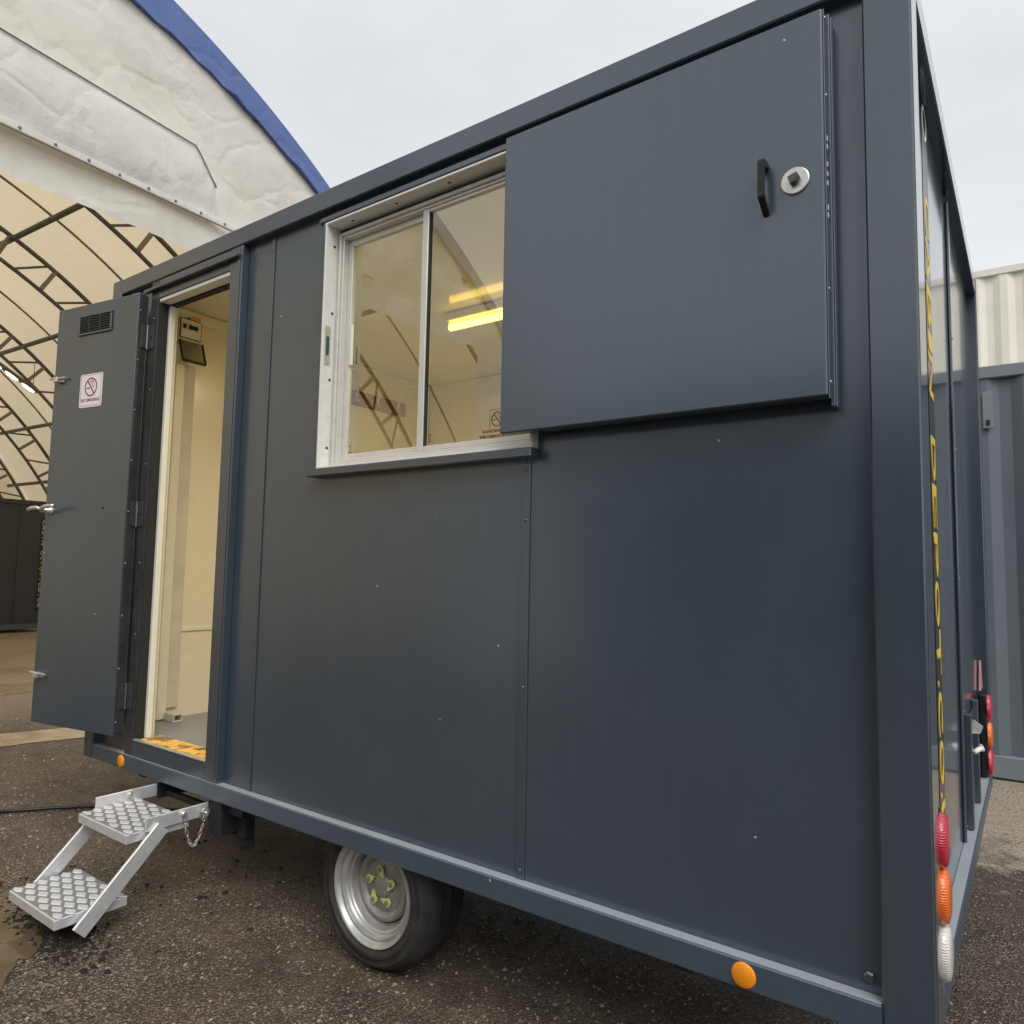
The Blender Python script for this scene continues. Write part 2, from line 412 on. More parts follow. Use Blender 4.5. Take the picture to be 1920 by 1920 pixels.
def ground_mat():
    ma, t, b = new_mat('wet_gravelly_tarmac')
    co = N(t, 'ShaderNodeTexCoord').outputs['Object']
    big = N(t, 'ShaderNodeTexNoise', {'Scale': 0.55, 'Detail': 7, 'Roughness': 0.6, 'Distortion': 0.5}); t.links.new(co, big.inputs['Vector'])
    med = N(t, 'ShaderNodeTexNoise', {'Scale': 5.0, 'Detail': 8, 'Roughness': 0.68}); t.links.new(co, med.inputs['Vector'])
    vo = N(t, 'ShaderNodeTexVoronoi', {'Scale': 180.0}); t.links.new(co, vo.inputs['Vector'])
    vo2 = N(t, 'ShaderNodeTexVoronoi', {'Scale': 92.0}); t.links.new(co, vo2.inputs['Vector'])
    sep = N(t, 'ShaderNodeSeparateColor'); t.links.new(vo.outputs['Color'], sep.inputs[0])
    sep2 = N(t, 'ShaderNodeSeparateColor'); t.links.new(vo2.outputs['Color'], sep2.inputs[0])
    stones = ramp(t, sep.outputs[0], [(0.0, (0.022, 0.017, 0.013)), (0.50, (0.100, 0.073, 0.053)), (0.80, (0.22, 0.17, 0.13)), (0.95, (0.62, 0.54, 0.45))])
    stones2 = ramp(t, sep2.outputs[1], [(0.0, (0.022, 0.017, 0.013)), (0.8, (0.10, 0.078, 0.060)), (1.0, (0.36, 0.30, 0.23))])
    c = mixc(t, 0.35, stones.outputs['Color'], stones2.outputs['Color'])
    soil = ramp(t, med.outputs['Fac'], [(0.35, (0.034, 0.025, 0.018)), (0.65, (0.145, 0.105, 0.070))])
    sf = ramp(t, big.outputs['Fac'], [(0.38, 0.10), (0.62, 0.75)])
    c = mixc(t, sf.outputs['Color'], c, soil.outputs['Color'])
    # pale dry sand spread in the gap between the cabin and the containers
    geo = N(t, 'ShaderNodeSeparateXYZ'); t.links.new(co, geo.inputs[0])
    wob = N(t, 'ShaderNodeMath', {1: 3.2}, operation='MULTIPLY_ADD'); t.links.new(med.outputs['Fac'], wob.inputs[0]); t.links.new(geo.outputs['Y'], wob.inputs[2])
    band = ramp(t, wob.outputs[0], [(0.0, 0.0)])
    mr = N(t, 'ShaderNodeMapRange', {'From Min': 3.9, 'From Max': 4.5}); t.links.new(wob.outputs[0], mr.inputs['Value'])
    mr2 = N(t, 'ShaderNodeMapRange', {'From Min': -1.5, 'From Max': -0.4}); t.links.new(geo.outputs['X'], mr2.inputs['Value'])
    mu = N(t, 'ShaderNodeMath', operation='MULTIPLY'); t.links.new(mr.outputs[0], mu.inputs[0]); t.links.new(mr2.outputs[0], mu.inputs[1])
    mu2 = N(t, 'ShaderNodeMath', {1: 0.95}, operation='MULTIPLY'); t.links.new(mu.outputs[0], mu2.inputs[0])
    sand = ramp(t, sep.outputs[2], [(0.0, (0.30, 0.24, 0.18)), (1.0, (0.66, 0.57, 0.45))])
    c = mixc(t, mu2.outputs[0], c, sand.outputs['Color'])
    # trampled mud floor towards the tent
    mr3 = N(t, 'ShaderNodeMapRange', {'From Min': -6.4, 'From Max': -9.0}); t.links.new(geo.outputs['X'], mr3.inputs['Value'])
    c = mixc(t, mr3.outputs[0], c, (0.42, 0.33, 0.23))
    t.links.new(c, b.inputs['Base Color'])
    wet = ramp(t, big.outputs['Fac'], [(0.38, 0.16), (0.60, 0.60)])
    t.links.new(wet.outputs['Color'], b.inputs['Roughness'])
    b.inputs['Specular IOR Level'].default_value = 0.5
    n1 = bump(t, b, vo2.outputs['Distance'], 0.5, 0.012)
    n2 = bump(t, b, vo.outputs['Distance'], 0.9, 0.006, n1)
    bump(t, b, med.outputs['Fac'], 0.6, 0.03, n2)
    return ma
MP['ground'] = ground_mat()
MP['stone'] = simple('loose_stone', (0.24, 0.20, 0.165), 0.7, var=0.75, scale=40)
MP['mud'] = simple('black_soil', (0.014, 0.011, 0.009), 0.85, var=0.5, scale=30)
def water_mat(name, col, rough):
    ma, t, b = new_mat(name)
    co = N(t, 'ShaderNodeTexCoord').outputs['Object']
    n = N(t, 'ShaderNodeTexNoise', {'Scale': 7.0, 'Detail': 6}); t.links.new(co, n.inputs['Vector'])
    r = ramp(t, n.outputs['Fac'], [(0.3, tuple(c * 0.6 for c in col)), (0.7, col)])
    t.links.new(r.outputs['Color'], b.inputs['Base Color'])
    b.inputs['Roughness'].default_value = rough
    b.inputs['IOR'].default_value = 1.33
    bump(t, b, n.outputs['Fac'], 0.08, 0.01)
    return ma
MP['puddle'] = water_mat('muddy_water', (0.16, 0.115, 0.07), 0.05)
MP['muddy_sheen'] = water_mat('muddy_water_painted_sheen', (0.52, 0.40, 0.27), 0.16)  # muddy water, base colour paled to imitate the warm tent mirrored in it

# ------------------------------------------------------------------ ground
bm = bmesh.new()
bmesh.ops.create_grid(bm, x_segments=4, y_segments=4, size=300)
g = obj('ground', bm, MP['ground']); g['kind'] = 'structure'

def puddle(cx, cy, rx, ry, ang, z, mat='puddle'):
    bm = bmesh.new()
    vs = []
    for k in range(56):
        a = 2 * math.pi * k / 56
        q = 1 + 0.45 * noise.noise(Vector((math.cos(a) * 1.6 + cx * 3, math.sin(a) * 1.6, cy))) + 0.2 * noise.noise(Vector((math.cos(a) * 6, math.sin(a) * 6, cx)))
        x, y = rx * q * math.cos(a), ry * q * math.sin(a)
        vs.append(bm.verts.new((cx + x * math.cos(ang) - y * math.sin(ang), cy + x * math.sin(ang) + y * math.cos(ang), z)))
    bm.faces.new(vs)
    o = obj('puddle', bm, MP[mat]); o['kind'] = 'structure'
    return o
puddle(-6.3, 0.1, 1.9, 0.26, R(75), 0.004, 'muddy_sheen')
puddle(-2.93, -0.60, 0.44, 0.15, R(-22), 0.004)
puddle(-8.6, 1.4, 1.3, 0.35, R(80), 0.004, 'muddy_sheen')

bm = bmesh.new()
def pebble(bm, x, y, r, z=0.0):
    ax = [Vector((random.uniform(.7, 1.3), 0, 0)), Vector((0, random.uniform(.7, 1.3), 0)), Vector((0, 0, random.uniform(.4, .9)))]
    a = random.uniform(0, 6.3)
    vs = []
    for i, s in ((0, 1), (1, 1), (0, -1), (1, -1), (2, 1), (2, -1)):
        v = ax[i] * s * r + Vector((random.uniform(-.25, .25), random.uniform(-.25, .25), random.uniform(-.2, .2))) * r
        vs.append(bm.verts.new((x + v.x * math.cos(a) - v.y * math.sin(a), y + v.x * math.sin(a) + v.y * math.cos(a), z + v.z + r * .15)))
    for k in range(4):
        bm.faces.new((vs[k], vs[(k + 1) % 4], vs[4])); bm.faces.new((vs[(k + 1) % 4], vs[k], vs[5]))
for i in range(15000):
    if i % 4: x, y = random.uniform(-5.5, -0.6), random.uniform(-1.0, 0.7)
    else: x, y = random.uniform(-0.3, 1.3), random.uniform(0.7, 4.1)
    pebble(bm, x, y, random.choice((.002, .0025, .003, .004, .0055)) * random.uniform(.7, 1.5))
for i in range(900):
    pebble(bm, random.uniform(-8, -3.6), random.uniform(-1.5, 2.0), random.uniform(.004, .013))
g = obj('loose_gravel', bm, MP['stone']); g['kind'] = 'stuff'
g['label'] = 'loose stones scattered over the wet tarmac'; g['category'] = 'gravel'
bm = bmesh.new()
for i in range(900):
    a = random.gauss(0, 1); b_ = random.gauss(0, 1)
    pebble(bm, -2.84 + a * .17, -.455 + b_ * .05, random.choice((.004, .006, .008, .012)) * random.uniform(.6, 1.3))
for i in range(60):
    pebble(bm, random.uniform(-3.4, -2.2), random.uniform(-.5, .6), random.uniform(.005, .014))
g = obj('soil_crumbs', bm, MP['mud']); g['kind'] = 'stuff'
g['label'] = 'black crumbled soil heaped on the ground below the folding step'; g['category'] = 'soil'

# ------------------------------------------------------------------ storage tent
TT = thing('storage_tent', 'big arched storage tent with white dirty gable sheet and blue trim', 'tent', (-6.0, 2.0, 0), R(3.078))
TR, ZC, RO = -2.7, -0.88, 7.6                # arch centre (lateral, height) and radius
TL = 12.7
def arch(r, th): return TR + r * math.sin(th), ZC + r * math.cos(th)
TH = math.acos(-ZC / RO)
def roof_panel(s0, s1):
    bm = bmesh.new(); ns, na = 10, 90; gr = []
    for i in range(ns + 1):
        row = []
        for j in range(na + 1):
            th = -TH + 2 * TH * j / na
            f = i / ns
            s = s0 + (s1 - s0) * f
            r = RO - 0.06 * math.sin(math.pi * f) + 0.012 * noise.noise(Vector((s * 1.4, th * 9, 3)))
            t, z = arch(r, th)
            row.append(bm.verts.new((-s, t, z)))
        gr.append(row)
    for i in range(ns):
        for j in range(na): bm.faces.new((gr[i][j], gr[i][j + 1], gr[i + 1][j + 1], gr[i + 1][j]))
    return obj('roof_sheet', bm, MP['roof_cloth'], TT, smooth=True)
TS = [0.25, 2.80, 5.30, 8.00, 10.35, 12.45]
SE = [0.0, 1.9, 4.42, 7.3, 9.8, TL]
for a, b_ in zip(SE, SE[1:]): roof_panel(a, b_)
for s in SE[1:-1]:                           # welded seams
    bm = bmesh.new()
    tube(bm, [(-s, *arch(RO - .025, -TH + 2 * TH * j / 80)) for j in range(81)], .018, 5)
    obj('roof_seam', bm, MP['strut'], TT, smooth=True)
# gable sheets
HZ, OH = 4.29, 4.6                           # opening height, half width
def gable(s, open_, mat, name, fold=0.035):
    bm = bmesh.new(); d = 0.09; cells = {}
    n_t, n_z = int(2 * RO / d) + 1, int((RO + ZC) / d) + 1
    def v(i, j):
        if (i, j) in cells: return cells[(i, j)]
        t = TR - RO + i * d; z = j * d
        u = t - TR
        zr = ZC + math.sqrt(max(0.0, RO * RO - u * u)) if abs(u) < RO else 0
        z = min(z, max(0, zr - .02))
        if open_ and abs(u) < OH + d and z < HZ + d * 0.6 and z > HZ - d * 0.6: z = HZ + 0.02 * math.sin(t * 2.1) + 0.012 * math.sin(t * 5.3)
        k = fold * (noise.noise(Vector((t * .9, z * 1.7, s))) + .5 * noise.noise(Vector((t * 2.6 + z * 2.2, z * 1.2, s + 9))) + .25 * noise.noise(Vector((t * 6, z * 5, s))))
        cells[(i, j)] = bm.verts.new((-s + k - .03, t, z))
        return cells[(i, j)]
    for i in range(n_t):
        for j in range(n_z):
            tc_, zc_ = TR - RO + (i + .5) * d, (j + .5) * d
            if (tc_ - TR) ** 2 + (zc_ - d * .5 - ZC) ** 2 > (RO - .02) ** 2: continue
            if open_ and abs(tc_ - TR) < OH and zc_ < HZ - .03: continue
            q = [v(i, j), v(i + 1, j), v(i + 1, j + 1), v(i, j + 1)]
            if len({tuple(round(c, 4) for c in x.co) for x in q}) < 3: continue
            try: bm.faces.new(q)
            except ValueError: pass
    bmesh.ops.remove_doubles(bm, verts=bm.verts, dist=.002)
    return obj(name, bm, mat, TT, smooth=True)
gs = gable(0.0, True, MP['gable_cloth'], 'gable_sheet', 0.05)
gs['label'] = 'creased dirty white gable sheet over the opening'
bm = bmesh.new(); gr = []
for i in range(41):
    th = -TH + 2 * TH * i / 40
    row = []
    for j in range(13):
        t, z = arch(RO - .005, th)
        row.append(bm.verts.new((-TL + .03 * noise.noise(Vector((t, z * j / 12, 2))), t, z * j / 12)))
    gr.append(row)
for i in range(40):
    for j in range(12):
        try: bm.faces.new((gr[i][j], gr[i + 1][j], gr[i + 1][j + 1], gr[i][j + 1]))
        except ValueError: pass
obj('end_sheet', bm, MP['roof_cloth'], TT, smooth=True)
# stitched door flap on the gable, one corner cut
bm = bmesh.new()
nx, nzv = 90, 9; gr = []
for i in range(nx + 1):
    row = []
    t0 = TR - 2.6 + 5.2 * i / nx
    for j in range(nzv + 1):
        f = j / nzv
        t = t0
        ztop = 5.25 - 0.04 * (t + 2)
        if t > -.32: ztop -= (t + .32) * 1.3
        z = 4.60 + (ztop - 4.60) * f
        k = 0.04 + 0.022 * math.sin(math.pi * f) + 0.022 * noise.noise(Vector((t * 1.5, z * 2.5, 4))) + .015 * noise.noise(Vector((t * 5 + z * 3, z * 3, 7)))
        if i in (0, nx) or j in (0, nzv): k = 0.035
        row.append(bm.verts.new((k, t, z)))
    gr.append(row)
for i in range(nx):
    for j in range(nzv): bm.faces.new((gr[i][j], gr[i + 1][j], gr[i + 1][j + 1], gr[i][j + 1]))
o = obj('door_flap', bm, MP['gable_cloth2'], TT, smooth=True)
bm = bmesh.new()
tube(bm, [(v_[0] + .012, v_[1], v_[2]) for v_ in [tuple(gr[i][nzv].co) if False else (0.035, TR - 2.6 + 5.2 * i / nx, (5.25 - 0.04 * (TR - 2.6 + 5.2 * i / nx + 2)) - max(0, (TR - 2.6 + 5.2 * i / nx + .32) * 1.3)) for i in range(nx + 1)]], .007, 6)
obj('flap_cord', bm, MP['strut'], TT, smooth=True)
bm = bmesh.new()
box(bm, .03, .055, TR - 2.75, 0.35, 4.545, 4.60, bev=.006)
obj('flap_batten', bm, MP['gable_cloth'], TT)
bm = bmesh.new()
tube(bm, [(.05, TR - 2.75, 4.54), (.05, .35, 4.54)], .006, 6)
obj('batten_cord', bm, MP['strut'], TT)
rv = None
for k in range(18):
    if rv is None:
        bm = bmesh.new(); lathe(bm, [(0, .012), (.010, .010), (.013, 0)], (0, 0, 0), (1, 0, 0), 10)
        rv = obj('rivet', bm, MP['alu_dark'], TT); o = rv
    else:
        o = rv.copy(); C.objects.link(o)
    o.location = (.055, -4.0 + k * .25, 4.573)
# blue trim along the arch
bm = bmesh.new(); na = 150; rings = []
for j in range(na + 1):
    th = -TH + 2 * TH * j / na
    wv = .022 * noise.noise(Vector((th * 16, 1, 1))) + .016 * noise.noise(Vector((th * 45, 2, 1)))
    bw = max(.15, min(.34, .32 - .45 * (abs(th) - .28)))
    prof = [(RO + .002, -.1), (RO + .004, .01), (RO - bw * .4, .012 + wv), (RO - bw + wv * .8, .02 + wv * 1.5), (RO - bw + .012 + wv * .8, -.07)]
    rings.append([bm.verts.new((q[1], *arch(q[0], th))) for q in prof])
for a, b_ in zip(rings, rings[1:]):
    for k in range(len(a) - 1): bm.faces.new((a[k], a[k + 1], b_[k + 1], b_[k]))
obj('blue_trim', bm, MP['blue_cloth'], TT, smooth=True, autosmooth=40)
# lattice arches: two chords, box cross-pieces and diagonals
RU, RL = 7.42, 7.03
def strut_mesh(diag):
    bm = bmesh.new()
    if diag: tube(bm, [(0, 0, RL), (0, math.tan(.046) * 7.2, RU)], .018, 6)
    else: box(bm, -.025, .025, -.027, .027, RL + .02, RU - .02, bev=.004)
    me = bpy.data.meshes.new('strut'); bm.to_mesh(me); bm.free()
    me.materials.append(MP['strut'] if not diag else MP['truss'])
    return me
SM, DM = strut_mesh(False), strut_mesh(True)
cm = None
for s in TS:
    if cm is None:
        bm = bmesh.new()
        tube(bm, [(0, *(lambda q: (q[0] - TR, q[1] - ZC))(arch(RU, -TH + .02 + (2 * TH - .04) * j / 100))) for j in range(101)], .033, 8)
        c1 = obj('truss', bm, MP['truss'], TT, smooth=True)
        bm = bmesh.new()
        tube(bm, [(0, *(lambda q: (q[0] - TR, q[1] - ZC))(arch(RL, -TH + .02 + (2 * TH - .04) * j / 100))) for j in range(101)], .029, 8)
        c2 = obj('lower_chord', bm, MP['truss'], c1, smooth=True)
        cm = (c1.data, c2.data)
    else:
        c1 = bpy.data.objects.new('truss', cm[0]); C.objects.link(c1); c1.parent = TT
        c2 = bpy.data.objects.new('lower_chord', cm[1]); C.objects.link(c2); c2.parent = c1
    c1.location = (-s, TR, ZC)
    k = 0
    th = -1.42
    while th < 1.44:
        for me, dth in ((SM, 0), (DM, .034)):
            o = bpy.data.objects.new('strut' if dth == 0 else 'diagonal', me)
            C.objects.link(o); o.parent = c1
            o.rotation_euler = (-(th + dth), 0, 0)
        th += .092
for t_ in (-8.94, -7.06, -5.75, -4.4, -2.7, -1.0, .34, 1.66, 2.80, 3.54):
    u = t_ - TR
    bm = bmesh.new()
    tube(bm, [(0, t_, ZC + math.sqrt(7.38 ** 2 - u * u)), (-TL, t_, ZC + math.sqrt(7.38 ** 2 - u * u))], .038, 8)
    obj('purlin', bm, MP['truss'], TT, smooth=True)

# hanging lamp inside the tent (in the tent's frame: s away from the gable, t lateral)
def tent_pt(s, t, z):
    c_, s_ = math.cos(R(3.078)), math.sin(R(3.078))
    x, y = -s, t
    return Vector((-6 + x * c_ - y * s_, 2 + x * s_ + y * c_, z))
p0, p1 = tent_pt(7.75, .55, 4.99), tent_pt(7.45, 1.72, 4.20)
ld = (p1 - p0); LL = ld.length; ld.normalize()
lx = ld; lz = Vector((0, 0, 1)) - lx * lx.z; lz.normalize(); ly = lz.cross(lx)
lamp = thing('strip_light', 'lit white strip light hung under the tent arches', 'lamp', tuple(p0))
Ml = frame((0, 0, 0), lx, ly, lz)
bx('housing', MP['truss'], lamp, 0, LL, -.06, .06, 0, .06, bev=.01, M=Ml)
MP['led'] = emit('lit_lens', (1.0, 0.97, 0.88), 9.0)
for k in range(5):
    bm = bmesh.new()
    lathe(bm, [(0, -.02), (.035, -.018), (.05, 0)], (0, 0, 0), (0, 0, 1), 20)
    bm.transform(Matrix.Translation((LL * (k + .5) / 5, 0, -.002)) @ Matrix.Diagonal((2.2, 1, 1, 1)))
    obj('lens', bm, MP['led'], lamp, smooth=True, M=Ml)
bm = bmesh.new()
for q in (.1, LL - .1):
    e = Ml @ Vector((q, 0, .06)); tube(bm, [e, e + Vector((0, 0, .42))], .006, 6)
obj('hanger', bm, MP['truss'], lamp)

# ------------------------------------------------------------------ corrugated containers
def container(name, label, cat, loc, Lx, Dy, H, mat, railmat, rz=0, group=None, vents=False):
    t = thing(name, label, cat, loc, rz, group)
    pitch, dep = .278, .036
    def wall(nm, o, ex, en, ln):
        bm = bmesh.new(); rows = []
        prof = []
        x = .12
        while x < ln - .12 - pitch:
            prof += [(x, 0), (x + .072, 0), (x + .14, -dep), (x + .21, -dep)]
            x += pitch
        prof += [(x, 0), (ln - .12, 0)]
        for z in (.15, H - .1):
            rows.append([bm.verts.new(Vector(o) + ex * p + en * (q - .012) + Vector((0, 0, z))) for p, q in prof])
        for k in range(len(prof) - 1): bm.faces.new((rows[0][k], rows[0][k + 1], rows[1][k + 1], rows[1][k]))
        return obj(nm, bm, mat, t)
    X, Yv = Vector((1, 0, 0)), Vector((0, 1, 0))
    wall('corrugated_wall', (0, 0, 0), X, -Yv, Lx)
    wall('corrugated_wall', (0, Dy, 0), X, Yv, Lx)
    wall('corrugated_wall', (0, 0, 0), Yv, -X, Dy)
    wall('corrugated_wall', (Lx, 0, 0), Yv, X, Dy)
    bx('roof', mat, t, .06, Lx - .06, .06, Dy - .06, H - .06, H - .025)
    bx('floor', mat, t, .06, Lx - .06, .06, Dy - .06, .06, .15)
    for y0, y1 in ((0, .08), (Dy - .08, Dy)):
        bx('top_rail', railmat, t, .16, Lx - .16, y0, y1, H - .1, H - .012, bev=.006)
        bx('bottom_rail', railmat, t, .16, Lx - .16, y0, y1, .012, .16, bev=.006)
    for x0, x1 in ((0, .08), (Lx - .08, Lx)):
        bx('top_rail', railmat, t, x0, x1, .16, Dy - .16, H - .1, H - .012, bev=.006)
        bx('bottom_rail', railmat, t, x0, x1, .16, Dy - .16, .012, .16, bev=.006)
    for x0 in (0, Lx - .16):
        for y0 in (0, Dy - .16):
            bx('corner_post', railmat, t, x0 + .004, x0 + .156, y0 + .004, y0 + .156, .118, H - .118, bev=.01)
            bx('corner_casting', railmat, t, x0, x0 + .16, y0, y0 + .16, 0, .118, bev=.008)
            bx('corner_casting', railmat, t, x0, x0 + .16, y0, y0 + .16, H - .118, H, bev=.008)
    return t
MP['c_grey'] = paint_mat('container_grey', (0.125, 0.150, 0.175), 0.42, coat=0, chips=False, wave=.3)
MP['c_grey2'] = paint_mat('container_grey_rail', (0.20, 0.23, 0.255), 0.42, coat=0, chips=False, wave=.1)
MP['c_cream'] = paint_mat('container_cream', (0.86, 0.82, 0.71), 0.5, coat=0, chips=False, wave=.3)
MP['c_cream2'] = paint_mat('container_cream_rail', (0.80, 0.76, 0.67), 0.5, coat=0, chips=False, wave=.1)
gc = container('grey_container', 'blue grey corrugated container standing on the ground behind the cabin', 'container', (-1.9, 4.22, 0), 6.06, 2.44, 2.86, MP['c_grey'], MP['c_grey2'], R(1.2))
bx('lock_plate', MP['c_grey2'], gc, 1.83, 1.89, -.02, .0, 2.40, 2.66, bev=.004)
bx('lock_plate', MP['black'], gc, 1.848, 1.872, -.024, -.018, 2.42, 2.46, bev=.002)
container('cream_container', 'cream corrugated container stacked on top of another behind the grey one', 'container', (-3.2, 8.0, 2.48), 6.06, 2.44, 2.48, MP['c_cream'], MP['c_cream2'], R(1.2))
container('cream_container', 'cream corrugated container on the ground, lower one of the stack behind the grey one', 'container', (-3.2, 8.0, 0), 6.06, 2.44, 2.48, MP['c_cream'], MP['c_cream2'], R(1.2))

# long clad shed across the yard: its dark front is what the cabin wall mirrors above the ground
SD = thing('shed', 'long dark clad shed across the yard facing the cabin door side', 'shed', (2.0, -14.0, 0))
MP['shed'] = paint_mat('shed_cladding', (0.045, 0.052, 0.060), 0.5, coat=0, chips=False, wave=.2)
MP['shed_roof'] = simple('shed_roof_sheet', (0.10, 0.105, 0.11), 0.5)
bm = bmesh.new(); x = -17.0; prof = []
while x < 17.0:
    prof += [(x, 0), (x + .16, 0), (x + .2, -.04), (x + .36, -.04)]
    x += .4
for a, b_ in zip(prof, prof[1:]):
    bm.faces.new([bm.verts.new(v_) for v_ in ((a[0], a[1], 0), (b_[0], b_[1], 0), (b_[0], b_[1], 4.9), (a[0], a[1], 4.9))])
bmesh.ops.remove_doubles(bm, verts=bm.verts, dist=.001)
obj('front_cladding', bm, MP['shed'], SD)
bx('side_wall', MP['shed'], SD, -17.1, -17.0, -9, .0, 0, 4.9); bx('side_wall', MP['shed'], SD, 17.0, 17.1, -9, .0, 0, 4.9)
bx('back_wall', MP['shed'], SD, -17.1, 17.1, -9.1, -9.0, 0, 4.9)
bm = bmesh.new(); prism(bm, [(-17.3, .25, 4.9), (-17.3, .25, 5.05), (-17.3, -4.5, 6.1), (-17.3, -9.3, 5.05), (-17.3, -9.3, 4.9)], (34.6, 0, 0))
obj('roof', bm, MP['shed_roof'], SD)
for x in (-10, 0, 10): bx('roller_door', MP['c_grey'], SD, x - 2, x + 2, .005, .06, 0, 4.0)

# second cabin parked inside the tent, end on
q = tent_pt(9.2, 2.98, 0)
SC = thing('parked_cabin', 'dark grey cabin with lettered strip parked inside the tent', 'cabin', tuple(q), R(3.078))
MP['sc'] = paint_mat('parked_cabin_paint', (0.042, 0.050, 0.060), 0.42, coat=0, chips=False)
bx('end_panel', MP['sc'], SC, -.06, -.035, -2.3, -.1, .1, 2.42)
bx('side_panel', MP['sc'], SC, -3.6, -.1, -.06, -.035, .1, 2.42)
bx('side_panel', MP['sc'], SC, -3.6, -.1, -2.37, -2.34, .1, 2.42)
bx('end_panel', MP['sc'], SC, -3.62, -3.6, -2.3, -.1, .1, 2.42)
bx('roof', MP['sc'], SC, -3.6, -.1, -2.3, -.1, 2.40, 2.44)
for y0 in (-.1, -2.4):
    for x0 in (-.1, -3.7): bx('corner_post', MP['sc'], SC, x0, x0 + .1, y0, y0 + .1, .0, 2.52, bev=.01)
for x0 in (-.07, -3.7):
    bx('top_rail', MP['sc'], SC, x0, x0 + .07, -2.3, -.1, 2.42, 2.5); bx('bottom_rail', MP['paint_ledge'], SC, x0, x0 + .07, -2.3, -.1, .06, .16)
for y0 in (-.07, -2.4):
    bx('top_rail', MP['sc'], SC, -3.6, -.1, y0, y0 + .07, 2.42, 2.5); bx('bottom_rail', MP['sc'], SC, -3.6, -.1, y0, y0 + .07, .06, .16)
bx('cover_strip', MP['sc'], SC, -.035, -.022, -.62, -.58, .16, 2.42)
bx('lettered_strip', MP['stripe'], SC, -.034, -.030, -.24, -.12, .4, 2.2, bev=0)
for k, ch in enumerate('CABIN DEPOT.CO.UK'):
    if ch != ' ': text('strip_letter', ch, .12, frame((-.0285, -.18, 2.1 - k * .1), (0, 0, -1), (0, 1, 0), (1, 0, 0)), MP['yellow'] if 6 <= k < 11 else MP['sign'], SC)

# ------------------------------------------------------------------ the towable cabin
L, W, H = 3.651, 2.412, 2.40
P_ = thing('site_cabin', 'anthracite steel site cabin on wheels with open door and slid back window shutter', 'cabin', (0, 0, GZ))
pp, pf = MP['paint'], MP['paint_plain']
PY = .035                                    # recess of the sheets behind the frame
for x0, x1 in ((-.099, 0), (-L, -L + .09)):
    for y0, y1 in ((0, .1), (W - .1, W)):
        bx('corner_post', pf, P_, x0, x1, y0, y1, 0, H, bev=.004)
        if x1 == 0: bx('post_end_face', MP['paint_end'], P_, .0002, .0012, y0 + .004, y1 - .004, .004, H - .004, bev=.0003)
for y0, y1 in ((0, .08), (W - .08, W)):
    bx('top_rail', pf, P_, -L + .0905, -.0995, y0 + .001, y1, 2.318, H - .002, bev=.004)
    bx('bottom_rail', MP['paint_ledge'], P_, -L + .0905, -.0995, y0 + .001, y1, .001, .067, bev=.004)
for x0, x1 in ((-.08, -.001), (-L + .001, -L + .08)):
    bx('top_rail', MP['paint_end'], P_, x0, x1, .1005, W - .1005, 2.318, H - .002, bev=.004)
    bx('bottom_rail', MP['paint_ledge'], P_, x0, x1, .1005, W - .1005, .001, .067, bev=.004)
def sheet_xz(name, pts, mat, y0=PY, th=.02):
    bm = bmesh.new(); prism(bm, [(x, y0, z) for x, z in pts], (0, th, 0))
    return obj(name, bm, mat, P_)
ZB, ZT = .06, 2.325
sheet_xz('wall_panel', [(-3.58, ZB), (-3.265, ZB), (-3.265, ZT), (-3.58, ZT)], pp)
sheet_xz('wall_panel', [(-2.53, ZB), (-2.339, ZB), (-2.339, ZT), (-2.53, ZT)], pp)
sheet_xz('wall_panel', [(-2.337, ZB), (-1.040, ZB), (-1.040, 1.30), (-1.985, 1.30), (-1.985, 2.275), (-1.040, 2.275), (-1.040, ZT), (-2.337, ZT)], pp)
sheet_xz('wall_panel', [(-1.038, ZB), (-.09, ZB), (-.09, ZT), (-1.038, ZT), (-1.038, 2.275), (-1.0, 2.275), (-1.0, 1.30), (-1.038, 1.30)], pp)
bx('wall_panel', pp, P_, -3.58, -.09, W - .055, W - .035, ZB, ZT, bev=0)
for y0, y1 in ((.09, 1.205), (1.207, W - .09)):
    o = bx('wall_panel', MP['paint_end'], P_, -.055, -.035, y0, y1, ZB, ZT, bev=0)
bx('wall_panel', pp, P_, -L + .035, -L + .055, .09, W - .09, ZB, ZT, bev=0)
bx('roof', pf, P_, -L + .07, -.07, .07, W - .07, 2.365, 2.392)
bx('floor', MP['floor'], P_, -L + .06, -.06, .06, W - .06, .03, .130, bev=0)
bx('underside', MP['chassis'], P_, -L + .07, -.07, .085, W - .085, .005, .028, bev=0)
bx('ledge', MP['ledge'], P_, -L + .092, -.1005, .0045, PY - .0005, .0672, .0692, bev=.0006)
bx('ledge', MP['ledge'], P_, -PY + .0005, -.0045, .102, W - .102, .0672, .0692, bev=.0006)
# cover strips over the joints, with their rivets
def strip(x, z0, z1, wd, rivs):
    s = bx('cover_strip', pf, P_, x - wd / 2, x + wd / 2, PY - .005, PY - .0005, z0, z1, bev=.002)
    for z in rivs:
        bm = bmesh.new(); lathe(bm, [(0, .003), (.0035, .0022), (.005, 0)], (x, PY - .005, z), (0, -1, 0), 8)
        obj('rivet', bm, pf, s, smooth=True)
strip(-2.338, .07, 2.316, .022, [.12, 2.25])
strip(-1.039, .07, 1.272, .03, [.095, .61, 1.1, 1.25])
s = bx('cover_strip', MP['paint_end'], P_, -.035, -.025, 1.190, 1.222, .068, 2.30, bev=.003)
for z in (.12, .5, .95, 1.4, 1.8, 2.2):
    bm = bmesh.new(); lathe(bm, [(0, .003), (.0035, .0022), (.005, 0)], (-.025, 1.206, z), (1, 0, 0), 8)
    obj('rivet', bm, MP['alu_dark'], s, smooth=True)
